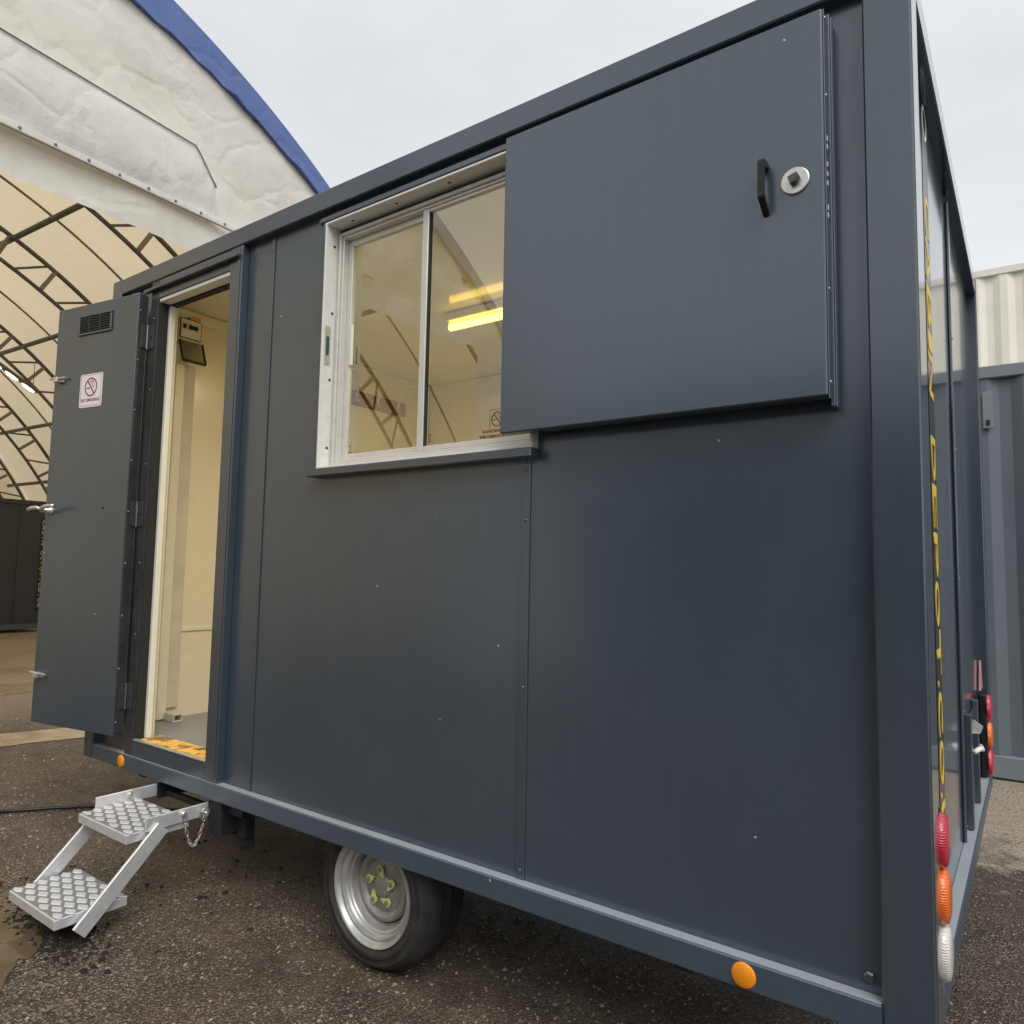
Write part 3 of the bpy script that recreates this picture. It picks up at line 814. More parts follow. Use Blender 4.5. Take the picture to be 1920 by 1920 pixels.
bm = bmesh.new(); lathe(bm, [(0, .010), (.009, .010), (.013, .007), (.013, 0)], (-.128, PY, .102), (0, -1, 0), 6)
obj('hex_bolt', bm, pf, P_)

# ---- interior
cr = MP['cream']
bx('end_lining', cr, P_, -L + .056, -L + .072, .10, W - .06, .130, 2.352, bev=0)
bx('end_lining', cr, P_, -.072, -.056, .10, W - .06, .130, 2.352, bev=0)
bx('back_lining', cr, P_, -L + .07, -.07, W - .056 - .016, W - .056, .130, 2.352, bev=0)
bx('ceiling', MP['ceiling'], P_, -L + .06, -.06, .06, W - .06, 2.352, 2.364, bev=0)
bm = bmesh.new()
LI, LO = .098, .112
for a in ((-L + .06, -3.205, .13, 2.352), (-3.205, -2.595, 2.215, 2.352), (-2.595, -1.955, .13, 2.352), (-1.955, -1.01, .13, 1.335), (-1.955, -1.01, 2.235, 2.352), (-1.01, -.06, .13, 2.352)):
    box(bm, a[0], a[1], LI, LO, a[2], a[3], bev=0)
obj('front_lining', bm, cr, P_)
YB = W - .072
bx('coving', MP['upvc'], P_, -L + .073, -.073, YB - .022, YB - .001, 2.292, 2.350, bev=.008)
bx('coving', MP['upvc'], P_, -L + .073, -L + .095, .115, YB - .023, 2.292, 2.350, bev=.008)
bx('dado_strip', MP['upvc'], P_, -L + .073, -L + .080, .43, YB - .03, .585, .607, bev=.002)
bx('corner_trunking', MP['grey_plastic'], P_, -L + .073, -L + .088, .36, .425, .185, 2.04, bev=.003)
bx('corner_trunking', MP['upvc'], P_, -L + .073, -L + .11, .30, .352, .135, 2.04, bev=.003)
# short square tube end lying at the foot of the wall
bm = bmesh.new()
x0, y0, z0 = -L + .075, .39, .131
for a in ((0, .05, 0, .006), (0, .05, .034, .04), (0, .006, .006, .034), (.044, .05, .006, .034)):
    box(bm, x0 + .04, x0 + .13, y0 + a[0] - .05, y0 + a[1] - .05, z0 + a[2], z0 + a[3], bev=.001)
obj('heater_pipe_box', bm, MP['grey_plastic'], P_)

# ---- doorway
jm = MP['jamb']
DF = bx('door_frame', pf, P_, -2.602, -2.512, .004, .0975, .069, 2.317, bev=.003)
bx('frame_lip', pf, DF, -2.522, -2.509, .0005, .0335, .085, 2.300, bev=.002)
bx('frame_lip', pf, DF, -2.546, -2.526, .0005, .0035, .085, 2.300, bev=.0015)
bx('hinge_jamb', jm, DF, -3.264, -3.196, .006, .0975, .069, 2.317, bev=.003)
bx('lintel', pf, DF, -3.195, -2.603, .006, .0975, 2.222, 2.317, bev=.003)
bx('drip_rail', pf, DF, -3.30, -2.526, -.018, .0045, 2.262, 2.278, bev=.003)
bx('threshold', pf, DF, -3.195, -2.603, .006, .0975, .069, .140, bev=.003)
bx('head_lining', MP['white'], DF, -3.19, -2.606, .010, .060, 2.206, 2.2215, bev=.001)
bx('head_seal', MP['rubber'], DF, -3.19, -2.606, .0605, .0965, 2.200, 2.2215, bev=.002)
bx('jamb_seal', MP['rubber'], DF, -3.1955, -3.188, .012, .055, .141, 2.205, bev=.002)
bx('inner_trim', MP['upvc'], DF, -3.195, -3.172, .0565, .084, .141, 2.199, bev=.003)
bx('inner_trim', MP['upvc'], DF, -2.612, -2.603, .03, .118, .141, 2.199, bev=.002)
bx('threshold_strip', MP['alu'], DF, -3.188, -2.604, .002, .022, .1405, .1475, bev=.002)
def worn():
    ma, t, b = new_mat('worn_yellow_grip')
    co = N(t, 'ShaderNodeTexCoord').outputs['Object']
    n = N(t, 'ShaderNodeTexNoise', {'Scale': 22.0, 'Detail': 8, 'Roughness': 0.7}); t.links.new(co, n.inputs['Vector'])
    n2 = N(t, 'ShaderNodeTexNoise', {'Scale': 7.0, 'Detail': 3}); t.links.new(co, n2.inputs['Vector'])
    r = ramp(t, n.outputs['Fac'], [(0.52, (0.85, 0.50, 0.09)), (0.6, (0.10, 0.07, 0.03))])
    c = mixc(t, ramp(t, n2.outputs['Fac'], [(0.55, 0.0), (0.62, 0.8)]).outputs['Color'], r.outputs['Color'], (0.12, 0.10, 0.07))
    t.links.new(c, b.inputs['Base Color']); b.inputs['Roughness'].default_value = .8
    return ma
bx('grip_mat', worn(), DF, -3.165, -2.614, .024, .125, .1425, .1462, bev=.001)
# bare patch where the paint has gone at the foot of the jamb
bm = bmesh.new()
prism(bm, [(-3.1950, .02, .142), (-3.1950, .05, .142), (-3.1950, .052, .30), (-3.1950, .046, .40), (-3.1950, .040, .26)], (.0012, 0, 0))
obj('bare_metal_patch', bm, MP['white'], DF)
for z in (.30, .62, .95, 1.42, 1.78, 2.13):
    bm = bmesh.new(); lathe(bm, [(0, .003), (.005, .002), (.006, 0)], (-3.228, .006, z), (0, -1, 0), 8)
    obj('screw', bm, MP['alu_dark'], DF, smooth=True)
# ---- door leaf, swung right back
E2 = Vector((-3.26, -.055, 0)); du = Vector((-.986, -.167, 0)).normalized(); dnv = Vector((-du.y, du.x, 0))
MD = frame(E2, du, dnv, (0, 0, 1))
DZ0, DZ1, DWd = .158, 2.246, .620
DR = bx('door', pp, P_, .0, DWd, -.050, 0, DZ0, DZ1, bev=.003, M=MD)
bx('edge_strip', jm, DR, -.003, -.0005, -.048, -.004, DZ0 + .01, DZ1 - .01, bev=.0005, M=MD)
bx('edge_trim', MP['alu_dark'], DR, -.0028, .0, -.0515, -.0482, DZ0 + .01, DZ1 - .004, bev=.0005, M=MD)
bx('top_cap', MP['alu'], DR, .0, .06, -.046, -.004, DZ1 - .0005, DZ1 + .002, bev=.0005, M=MD)
for k in range(9):
    z = DZ0 + .06 + k * .243
    bm = bmesh.new(); lathe(bm, [(0, .003), (.005, .002), (.006, 0)], (-.003, -.012, z), (-1, 0, 0), 8)
    obj('screw', bm, MP['alu_dark'], DR, smooth=True, M=MD)
for z in (2.04, 1.183, .333):
    h = bx('hinge', MP['hinge'], DR, -.008, -.0035, -.052, -.018, z - .058, z + .058, bev=.001, M=MD)
    h2 = bx('hinge', MP['hinge'], DR, -3.258, -3.216, .001, .0055, z - .058, z + .058, bev=.001)
    bm = bmesh.new(); tube(bm, [(-3.262, -.004, z - .06), (-3.262, -.004, z + .06)], .007, 10)
    obj('hinge_knuckle', bm, MP['alu_dark'], DR, smooth=True, autosmooth=40)
    bm = bmesh.new(); lathe(bm, [(0, .004), (.006, .003), (.007, 0)], (-3.232, .001, z), (0, -1, 0), 8)
    obj('hinge_screw', bm, MP['black'], DR)
# ventilation grille
gx0, gx1, gz0, gz1 = .186, .442, 2.085, 2.190
bm = bmesh.new()
for a in ((gx0, gx1, gz0, gz0 + .012), (gx0, gx1, gz1 - .012, gz1), (gx0, gx0 + .012, gz0 + .012, gz1 - .012), (gx1 - .012, gx1, gz0 + .012, gz1 - .012)):
    box(bm, a[0], a[1], .0, .008, a[2], a[3], bev=.002)
obj('grille_frame', bm, pf, DR, M=MD)
bx('grille_void', MP['black'], DR, gx0 + .012, gx1 - .012, .0004, .0012, gz0 + .012, gz1 - .012, bev=0, M=MD)
for k in range(6):
    z = gz0 + .021 + k * .0126
    bm = bmesh.new(); obox(bm, ((gx0 + gx1) / 2, .0046, z), Vector((1, 0, 0)), Vector((0, .9, -.44)), Vector((0, .44, .9)), (gx1 - gx0) / 2 - .013, .0034, .0026)
    obj('grille_slat', bm, pf, DR, M=MD)
bm = bmesh.new()
for a in (.36, .275): box(bm, a - .002, a + .002, .002, .0065, gz0 + .013, gz1 - .013, bev=0)
obj('grille_rib', bm, pf, DR, M=MD)
# no smoking sign
def rrect(cx, cz, w_, h_, r_, n=5):
    p = []
    for ox, oz, a0 in ((1, 1, 0), (-1, 1, 90), (-1, -1, 180), (1, -1, 270)):
        for k in range(n + 1):
            a = R(a0 + 90 * k / n); p.append((cx + ox * (w_ / 2 - r_) + r_ * math.cos(a), cz + oz * (h_ / 2 - r_) + r_ * math.sin(a)))
    return p
def ring(bm, c, r0, r1, th, Mx, seg=40):
    a = [[bm.verts.new(Mx @ Vector((c[0] + r * math.cos(2 * math.pi * k / seg), c[1] + r * math.sin(2 * math.pi * k / seg), z))) for k in range(seg)] for r, z in ((r0, 0), (r0, th), (r1, th), (r1, 0))]
    for p, q_ in ((0, 1), (1, 2), (2, 3), (3, 0)):
        for k in range(seg): bm.faces.new((a[p][k], a[p][(k + 1) % seg], a[q_][(k + 1) % seg], a[q_][k]))
def no_smoking(Mx, r, mat, parent, nm):
    """ring, bar, cigarette and smoke curl drawn flat in the frame Mx (x right, y up, z out)"""
    bm = bmesh.new(); ring(bm, (0, 0), r * .86, r, .0008, Mx)
    a = R(-52)
    obox(bm, Mx @ Vector((0, 0, .0006)), (Mx.to_3x3() @ Vector((math.cos(a), math.sin(a), 0))), (Mx.to_3x3() @ Vector((-math.sin(a), math.cos(a), 0))), (Mx.to_3x3() @ Vector((0, 0, 1))), r * .88, r * .075, .0004)
    bm2 = bmesh.new()
    X_, Y_, Z_ = [Mx.to_3x3() @ Vector(v_) for v_ in ((1, 0, 0), (0, 1, 0), (0, 0, 1))]
    obox(bm2, Mx @ Vector((-r * .42, -r * .1, .0005)), X_, Y_, Z_, r * .28, r * .06, .0003)
    tube(bm2, [Mx @ Vector((r * q[0], r * q[1], .0006)) for q in ((.35, -.1), (.42, .1), (.25, .22), (.2, .4), (.4, .48), (.36, .66), (.12, .7), (.0, .55), (-.15, .6))], r * .035, 6)
    obj(nm, bm, mat, parent)
    return obj('cigarette_mark', bm2, MP['sticker'] if mat is MP['sticker'] else MP['maroon'], parent)
bm = bmesh.new(); prism(bm, [(x, .0004, z) for x, z in rrect(.317, 1.798, .172, .168, .012)], (0, .0016, 0))
sg = obj('no_smoking_sign', bm, MP['sign'], DR, M=MD)
sg['label'] = 'white and maroon no smoking sign on the door'
MS = frame(E2 + du * .317 + dnv * .0021 + Vector((0, 0, 1.815)), -du, (0, 0, 1), dnv)
# (sign lettering sits on the sign: kept as sub-parts of the door)
no_smoking(MS, .047, MP['maroon'], DR, 'prohibition_ring')
text('sign_lettering', 'NO SMOKING', .0225, MS @ Matrix.Translation((0, -.066, 0)), MP['maroon'], DR, xs=1.0, bold=.0004)
bm = bmesh.new()
for a in ((-.076, .076, .0605, .062), (-.076, .076, -.0935, -.092), (-.0775, -.076, -.092, .0605), (.076, .0775, -.092, .0605)):
    box(bm, a[0], a[1], a[2], a[3], 0, .0004, bev=0)
obj('sign_border', bm, MP['maroon'], DR, M=MS)
# lever handle and the two latch bolts
bm = bmesh.new()
lathe(bm, [(.022, 0), (.022, .012), (.012, .014), (.012, .045), (0, .045)], (.575, 0, 1.205), (0, 1, 0), 20)
tube(bm, [(.575, .045, 1.207), (.56, .055, 1.213), (.53, .058, 1.221), (.48, .058, 1.223), (.462, .056, 1.222)], .0095, 10)
tube(bm, [(.575, .045, 1.207), (.60, .056, 1.217), (.64, .058, 1.215), (.668, .056, 1.208)], .0095, 10)
obj('lever_handle', bm, MP['zinc'], DR, smooth=True, M=MD)
for z in (1.877, .398):
    bm = bmesh.new()
    box(bm, .53, .59, 0, .008, z - .018, z - .004, bev=.002)
    tube(bm, [(.50, .016, z), (.625, .016, z + .004)], .006, 8)
    box(bm, .555, .585, .006, .03, z - .02, z + .008, bev=.003)
    obj('latch_bolt', bm, MP['zinc'], DR, M=MD)
bm = bmesh.new(); lathe(bm, [(0, .004), (.005, .003), (.006, 0)], (.168, 0, 1.21), (0, 1, 0), 10)
obj('stud', bm, MP['black'], DR, M=MD)
bx('scuff', MP['paint_ledge'], DR, .38, .43, -.0002, .0006, 1.218, 1.224, bev=0, M=MD)

# ---- window
WS = bx('window_surround', pf, P_, -2.000, -1.975, .012, .0345, 1.306, 2.276, bev=.002)
bx('sill', pf, WS, -2.012, -.995, -.014, .0345, 1.283, 1.3115, bev=.003)
wh = MP['white']
bx('reveal', wh, WS, -1.9745, -1.966, .002, .070, 1.3125, 2.2625, bev=.001)
bx('reveal', wh, WS, -1.9655, -1.010, .002, .070, 2.2545, 2.2625, bev=.001)
bx('reveal', wh, WS, -1.9655, -1.010, .002, .070, 1.3125, 1.3195, bev=.001)
bx('reveal', wh, WS, -1.0095, -1.001, .002, .070, 1.3125, 2.2625, bev=.001)
for z in (2.181, 1.917, 1.658, 1.397):
    bm = bmesh.new(); lathe(bm, [(0, .001), (.0055, .0008), (.006, 0)], (-1.966, .043, z), (1, 0, 0), 10)
    obj('fixing_hole', bm, MP['black'], WS)
for x in (-1.86, -1.63, -1.38, -1.14):
    bm = bmesh.new(); lathe(bm, [(0, .001), (.0055, .0008), (.006, 0)], (x, .036, 2.2545), (0, 0, -1), 10)
    obj('fixing_hole', bm, MP['black'], WS)
bx('keeper_plate', MP['zinc'], WS, -1.966, -1.9645, .012, .040, 1.712, 1.863, bev=.0005)
bm = bmesh.new(); prism(bm, [(-1.9645, y, z) for y, z in rrect(.026, 1.787, .014, .075, .0069)], (.0012, 0, 0))
obj('keeper_slot', bm, MP['green'], WS)
bx('rubber_gasket', MP['rubber'], WS, -1.972, -1.960, .0705, .0775, 1.325, 2.25, bev=.001)
bx('rubber_gasket', MP['rubber'], WS, -1.9595, -1.015, .0705, .0775, 2.236, 2.25, bev=.001)
WN = None
aw = MP['alu_white']
bm = bmesh.new()
X0, X1, Z0, Z1 = -1.959, -1.012, 1.326, 2.236
def frame_ring(bm, x0, x1, z0, z1, wd, y0, y1, bev=.0015):
    box(bm, x0, x0 + wd, y0, y1, z0, z1, bev=bev); box(bm, x1 - wd, x1, y0, y1, z0, z1, bev=bev)
    box(bm, x0 + wd + .0003, x1 - wd - .0003, y0, y1, z0, z0 + wd, bev=bev); box(bm, x0 + wd + .0003, x1 - wd - .0003, y0, y1, z1 - wd, z1, bev=bev)
frame_ring(bm, X0, X1, Z0, Z1, .013, .056, .11)
WN = obj('window', bm, aw, P_)
bm = bmesh.new(); frame_ring(bm, X0 + .0135, X1 - .0135, Z0 + .0135, Z1 - .0135, .010, .064, .108)
obj('track_frame', bm, aw, WN)
bm = bmesh.new(); frame_ring(bm, X0 + .024, -1.51, Z0 + .024, Z1 - .024, .024, .088, .106)
obj('sliding_sash', bm, aw, WN)
bm = bmesh.new()
box(bm, -1.527, -1.499, .066, .087, Z0 + .024, Z1 - .024, bev=.002)
box(bm, -1.498, X1 - .0245, .068, .085, Z0 + .024, Z0 + .042, bev=.002)
box(bm, -1.498, X1 - .0245, .068, .085, Z1 - .036, Z1 - .024, bev=.002)
box(bm, X1 - .045, X1 - .0245, .068, .085, Z0 + .0425, Z1 - .0365, bev=.002)
obj('fixed_sash', bm, aw, WN)
bx('sash_gasket', MP['rubber'], WN, -1.4985, -1.4925, .070, .083, Z0 + .0425, Z1 - .0365, bev=.001)
bx('pane', MP['glass'], WN, X0 + .047, -1.535, .0970, .0971, Z0 + .047, Z1 - .047, bev=0)
bx('pane', MP['glass'], WN, -1.4920, X1 - .0455, .0765, .0766, Z0 + .0425, Z1 - .0365, bev=0)
bx('sash_pull', MP['upvc'], WN, X0 + .0485, X0 + .062, .084, .0965, 1.715, 1.875, bev=.003)
# stickers on the panes
bm = bmesh.new()
MG = frame((-1.186, .0752, 1.430), (1, 0, 0), (0, 0, 1), (0, -1, 0))
no_smoking(MG, .0245, MP['sticker'], WN, 'sticker_ring')
bm = bmesh.new()
for a in ((-.031, .031, .0305, .032), (-.031, -.0295, -.03, .0305), (.0295, .031, -.03, .0305)): box(bm, a[0], a[1], a[2], a[3], 0, .0004, bev=0)
obj('sticker_border', bm, MP['sticker'], WN, M=MG)
for k, tx in enumerate(('PLEASE ENSURE', 'THIS CABIN IS RETURNED', 'CLEAN')):
    text('sticker_lettering', tx, .0135, MG @ Matrix.Translation(((-.059, -.071, -.012)[k], -.038 - .0165 * k, 0)), MP['sticker'], WN, bold=.0003, align='LEFT')
for x in (-1.895, -1.475):
    y = .0955 if x < -1.6 else .0752
    bm = bmesh.new(); box(bm, x - .006, x + .006, y, y + .0003, 1.405, 1.408, bev=0); box(bm, x - .001, x + .001, y, y + .0003, 1.388, 1.404, bev=0); box(bm, x - .008, x + .008, y, y + .0003, 1.381, 1.384, bev=0)
    obj('glazing_mark', bm, MP['sticker'], WN)

# ---- sliding steel shutter and its track
TRK = bx('shutter_track', pf, P_, -2.02, -.2, .016, .0345, 2.268, 2.300, bev=.003)
bx('track_lip', pf, TRK, -2.02, -.2, .008, .0155, 2.272, 2.290, bev=.002)
SH = bx('shutter', pp, P_, -1.086, -.176, -.045, -.001, 1.352, 2.268, bev=.0035)
for k, (x, y0, y1, z0) in enumerate(((-.1725, -.040, -.0180, 1.346), (-.1660, -.0175, -.0050, 1.332), (-.1640, -.0045, .0115, 1.332), (-.1655, .0120, .0300, 1.332))):
    bx('edge_channel', pf, SH, -.1755, x, y0, y1, z0, 2.267, bev=.0015)
for z in (2.25, 2.06, 1.60, 1.385):
    bm = bmesh.new(); lathe(bm, [(0, .002), (.003, .0015), (.004, 0)], (-.172, -.030, z), (1, 0, 0), 8)
    obj('rivet', bm, MP['alu'], SH, smooth=True)
for z in (1.955, 1.935, 1.893, 1.870, 1.848, 1.79, 1.772):
    bm = bmesh.new(); obox(bm, (-.1714, -.029, z), Vector((0, 1, 0)), Vector((0, 0, 1)), Vector((1, 0, 0)), .003, .006, .0006)
    obj('wear_mark', bm, MP['white'], SH)
bm = bmesh.new(); lathe(bm, [(.032, 0), (.032, .004), (.030, .0055), (0, .0055)], (-.239, -.045, 1.866), (0, -1, 0), 36)
lk = obj('lock_plate', bm, MP['zinc'], SH, smooth=True, autosmooth=30)
bm = bmesh.new()
prism(bm, [(-.252, -.0505, 1.872), (-.231, -.0505, 1.879), (-.226, -.0505, 1.868), (-.233, -.0505, 1.856), (-.246, -.0505, 1.853)], (0, -.016, 0))
bmesh.ops.bevel(bm, geom=list(bm.edges), offset=.0015, segments=2, affect='EDGES')
obj('thumb_turn', bm, MP['hinge'], SH)
# black bow handle
bm = bmesh.new()
hx = -.305
prism(bm, [(hx - .0075, -.045, 1.797), (hx - .0075, -.045, 1.814), (hx - .0075, -.083, 1.832), (hx - .0075, -.083, 1.905), (hx - .0075, -.045, 1.913), (hx - .0075, -.045, 1.926), (hx - .0075, -.084, 1.924), (hx - .0075, -.093, 1.915), (hx - .0075, -.093, 1.828)], (.015, 0, 0))
bmesh.ops.bevel(bm, geom=list(bm.edges), offset=.0018, segments=2, affect='EDGES')
hd = obj('pull_handle', bm, MP['black'], SH)
for z in (1.855, 1.893):
    bm = bmesh.new(); prism(bm, [(x, -.0932, z_) for x, z_ in rrect(hx, z, .005, .026, .0024)], (0, -.0006, 0))
    obj('handle_slot', bm, MP['rubber'], SH)

# ---- side reflectors
for x in (-3.278, -.387):
    bm = bmesh.new(); lathe(bm, [(0, .006), (.024, .0055), (.0275, .003), (.0285, 0)], (x, .001, .034), (0, -1, 0), 40)
    obj('side_reflector', bm, MP['amber'], P_, smooth=True, autosmooth=50)

# ---- tail lamps and the lettering on the end
def lampset(y, cols):
    bs = bx('lamp_base', MP['black'], P_, -.035, -.004, y - .045, y + .045, .075, .434, bev=.006)
    for k, cname in enumerate(cols):
        zc = .374 - .1195 * k
        bm = bmesh.new()
        lathe(bm, [(0, .019), (.036, .018), (.050, .015), (.056, .009), (.057, 0)], (0, 0, 0), (1, 0, 0), 32)
        bm.transform(Matrix.Translation((-.004, y, zc)) @ Matrix.Diagonal((1, .86, 1.03, 1)))
        obj('tail_lamp', bm, MP[cname], bs, smooth=True)
lampset(.172, ('red', 'orange', 'clear'))
lampset(W - .20, ('red', 'orange', 'red'))
bm = bmesh.new(); prism(bm, [(-.03, W - .27, .455), (-.03, W - .13, .455), (-.03, W - .2, .582)], (.008, 0, 0))
obj('triangle_reflector', bm, simple('faded_reflector', (.42, .20, .22), .35), P_)
bx('lettered_band', MP['stripe'], P_, -.0346, -.0338, .505, .635, .12, 2.316, bev=0)
def vtext(nm, body, z, mat, size, wid):
    t = text(nm, body, size, Matrix.Identity(4), mat, P_, bold=.0006, align='LEFT')
    xs = [v_.co.x for v_ in t.data.vertices]; ys = [v_.co.y for v_ in t.data.vertices]
    f = wid / (max(xs) - min(xs)); g_ = .088 / (max(ys) - min(ys))
    t.data.transform(frame((-.0333, .572, z), (0, 0, -1), (0, 1, 0), (1, 0, 0)) @ Matrix.Diagonal((f, g_, 1, 1)) @ Matrix.Translation((-min(xs), -(max(ys) + min(ys)) / 2, 0)))
    return t
zc = 2.04
for ch in 'CABIN':
    wd = .05 if ch == 'I' else .122
    vtext('band_letter', ch, zc, MP['yellow'], .12, wd); zc -= wd + .012
zc = 1.343
for ch in 'DEPOT':
    vtext('band_letter', ch, zc, MP['yellow'], .12, .124); zc -= .1335
for ch, wd in (('.', .018), ('C', .116), ('O', .116), ('.', .018), ('U', .116), ('K', .11)):
    t_ = vtext('band_letter', ch, zc, MP['yellow'], .12, wd)
    if ch == '.': t_.data.transform(Matrix.Translation((0, -.0286, 0)) @ Matrix.Translation((0, .572, 0)) @ Matrix.Diagonal((1, .2, 1, 1)) @ Matrix.Translation((0, -.572, 0)))
    zc -= wd + .014
bm = bmesh.new(); ring(bm, (0, 0), .040, .050, .0006, frame((-.0338, .57, 2.262), (0, 1, 0), (0, 0, 1), (1, 0, 0)))
obj('band_emblem', bm, MP['sign'], P_)
# small locker door on the end: two upright angles, a hasp shelf and a pale tie
for y in (1.34, 1.72):
    bx('locker_upright', pf, P_, -.0345, -.012, y, y + .03, .072, .47, bev=.003)
bx('locker_panel', MP['paint_end'], P_, -.0345, -.026, 1.375, 1.715, .09, .44, bev=.002)
bm = bmesh.new(); prism(bm, [(-.0255, 1.36, .40), (.010, 1.42, .395), (.010, 1.58, .388), (-.0255, 1.7, .39)], (0, 0, .008))
obj('hasp_shelf', bm, MP['galv'], P_)
bm = bmesh.new(); tube(bm, [(-.012, 1.44, .322), (.004, 1.48, .330), (.008, 1.53, .318), (0, 1.57, .322)], .009, 8)
obj('pale_tie', bm, MP['sign'], P_, smooth=True)

# ---- running gear
def wheel(y, sgn):
    hc = Vector((-1.665, y, -.138))
    ax = (0, -sgn, 0)
    bm = bmesh.new()
    RT = .2625
    lathe(bm, [(.176, -.012), (.180, .0), (.186, .008), (.196, .013), (.1975, .0165), (.206, .0175), (.208, .0150), (.226, .0125), (.2285, .0145), (.233, .0135), (.238, .006), (.247, -.006), (.2535, -.018), (.2545, -.014), (.2595, -.022), (RT, -.034), (RT, -.06), (.255, -.062), (.255, -.07), (RT, -.072), (RT, -.108), (.255, -.11), (.255, -.118), (RT, -.12), (RT, -.15), (.2595, -.168), (.245, -.19), (.21, -.2), (.18, -.19)], hc, ax, 72)
    wh_ = obj('wheel', bm, MP['tyre'], P_, smooth=True, autosmooth=50)
    bm = bmesh.new()
    lathe(bm, [(.178, -.012), (.1815, .006), (.1795, .011), (.174, .010), (.170, .003), (.167, -.006), (.162, -.008), (.159, -.004), (.155, -.004), (.152, -.012), (.150, -.022), (.145, -.026), (.141, -.022), (.137, -.024), (.134, -.034), (.132, -.05), (.128, -.056), (.125, -.050), (.1225, -.056), (.121, -.078)], hc, ax, 72)
    obj('rim', bm, MP['galv'], wh_, smooth=True, autosmooth=60)
    bm = bmesh.new()
    lathe(bm, [(.1195, -.09), (.117, -.052), (.111, -.043), (.100, -.040), (.092, -.045), (.086, -.054), (.079, -.050), (.040, -.049), (.036, -.042), (.030, -.038), (0, -.038)], hc, ax, 48)
    obj('wheel_disc', bm, MP['hub'], wh_, smooth=True, autosmooth=40)
    if sgn > 0:
        for k in range(5):
            a = R(72 * k + 22)
            c = hc + Vector((math.cos(a) * .056, .049, math.sin(a) * .056))
            bm = bmesh.new(); lathe(bm, [(0, .020), (.0085, .020), (.0095, .018), (.0095, 0)], c, (0, -1, 0), 6)
            obj('wheel_nut', bm, MP['hub'], wh_)
            d = a + R(180 + 38)
            pts = []
            for i in range(17):
                b_ = d + R(50) + R(260) * i / 16
                pts.append((c.x + math.cos(b_) * .0140, c.y - .008, c.z + math.sin(b_) * .0140))
            pts.append((c.x + math.cos(d) * .031, c.y - .008, c.z + math.sin(d) * .031))
            inner = []
            bm = bmesh.new(); prism(bm, pts, (0, -.007, 0))
            obj('nut_indicator', bm, MP['lime'], wh_)
            bm = bmesh.new(); lathe(bm, [(0, .0205), (.0078, .0200), (.0082, .014)], c, (0, -1, 0), 14)
            obj('nut_face', bm, MP['hub'], wh_)
wheel(.062, 1)
wheel(W - .062, -1)
bm = bmesh.new(); tube(bm, [(-1.665, .2, -.138), (-1.665, W - .2, -.138)], .035, 12)
obj('axle', bm, MP['chassis'], P_, smooth=True)
for y in (.42, W - .48):
    bx('chassis_beam', MP['chassis'], P_, -L + .12, -.15, y, y + .06, -.10, .004)
for x in (-.6, -2.42, -3.3):
    bx('cross_member', MP['chassis'], P_, x, x + .05, .1, W - .1, -.06, .003)
# prop leg near the step
bm = bmesh.new()
box(bm, -2.50, -2.45, .10, .15, -.16, .003, bev=.003)
box(bm, -2.56, -2.40, .05, .20, -.055, -.002, bev=.003)
obox(bm, (-2.475, .12, -.17), Vector((.9, -.3, -.3)).normalized(), Vector((.3, .95, 0)).normalized(), Vector((.3, 0, .95)).normalized(), .05, .03, .012)
obj('prop_leg', bm, MP['chassis'], P_)

# ------------------------------------------------------------------ folding step
ST = thing('folding_step', 'two tread aluminium folding step hung below the cabin doorway', 'step', (-2.785, -.3, 0))
MT = Matrix.Translation((2.785, .3, GZ))     # cabin coordinates -> step coordinates
SX0, SX1 = -2.985, -2.590
def tread(y0, y1, zt):
    b = bx('tread', MP['step'], ST, SX0 + .004, SX1 - .004, y0, y1, zt - .036, zt, bev=.003, M=MT)
    bx('tread_plate', MP['step_dark'], b, SX0 + .010, SX1 - .010, y0 + .006, y1 - .006, zt + .0003, zt + .0025, bev=.0008, M=MT)
    bm = bmesh.new()
    ncol, nrow = 5, 7
    for i in range(nrow):
        for j in range(ncol * 2 + 1):
            if (i + j) % 2: continue
            cx = SX0 + .03 + (SX1 - SX0 - .06) * i / (nrow - 1)
            cy = y0 + .020 + (y1 - y0 - .040) * j / (ncol * 2)
            hx_, hy_ = .033, .0185
            prof = [(hx_, 0), (hx_ * .5, hy_ * .56), (0, hy_), (-hx_ * .5, hy_ * .56), (-hx_, 0), (-hx_ * .5, -hy_ * .56), (0, -hy_), (hx_ * .5, -hy_ * .56)]
            lo = [bm.verts.new((cx + a, max(y0 + .007, min(y1 - .007, cy + c)), zt + .0025)) for a, c in prof]
            hi = [bm.verts.new((cx + a * .8, max(y0 + .0075, min(y1 - .0075, cy + c * .8)), zt + .0042)) for a, c in prof]
            bm.faces.new(hi)
            for k in range(8): bm.faces.new((lo[k], lo[(k + 1) % 8], hi[(k + 1) % 8], hi[k]))
    bmesh.ops.remove_doubles(bm, verts=bm.verts, dist=1e-5)
    obj('grip_pattern', bm, MP['step_bar'], b, M=MT)
tread(-.305, -.055, -.063)
tread(-.535, -.285, -.285)
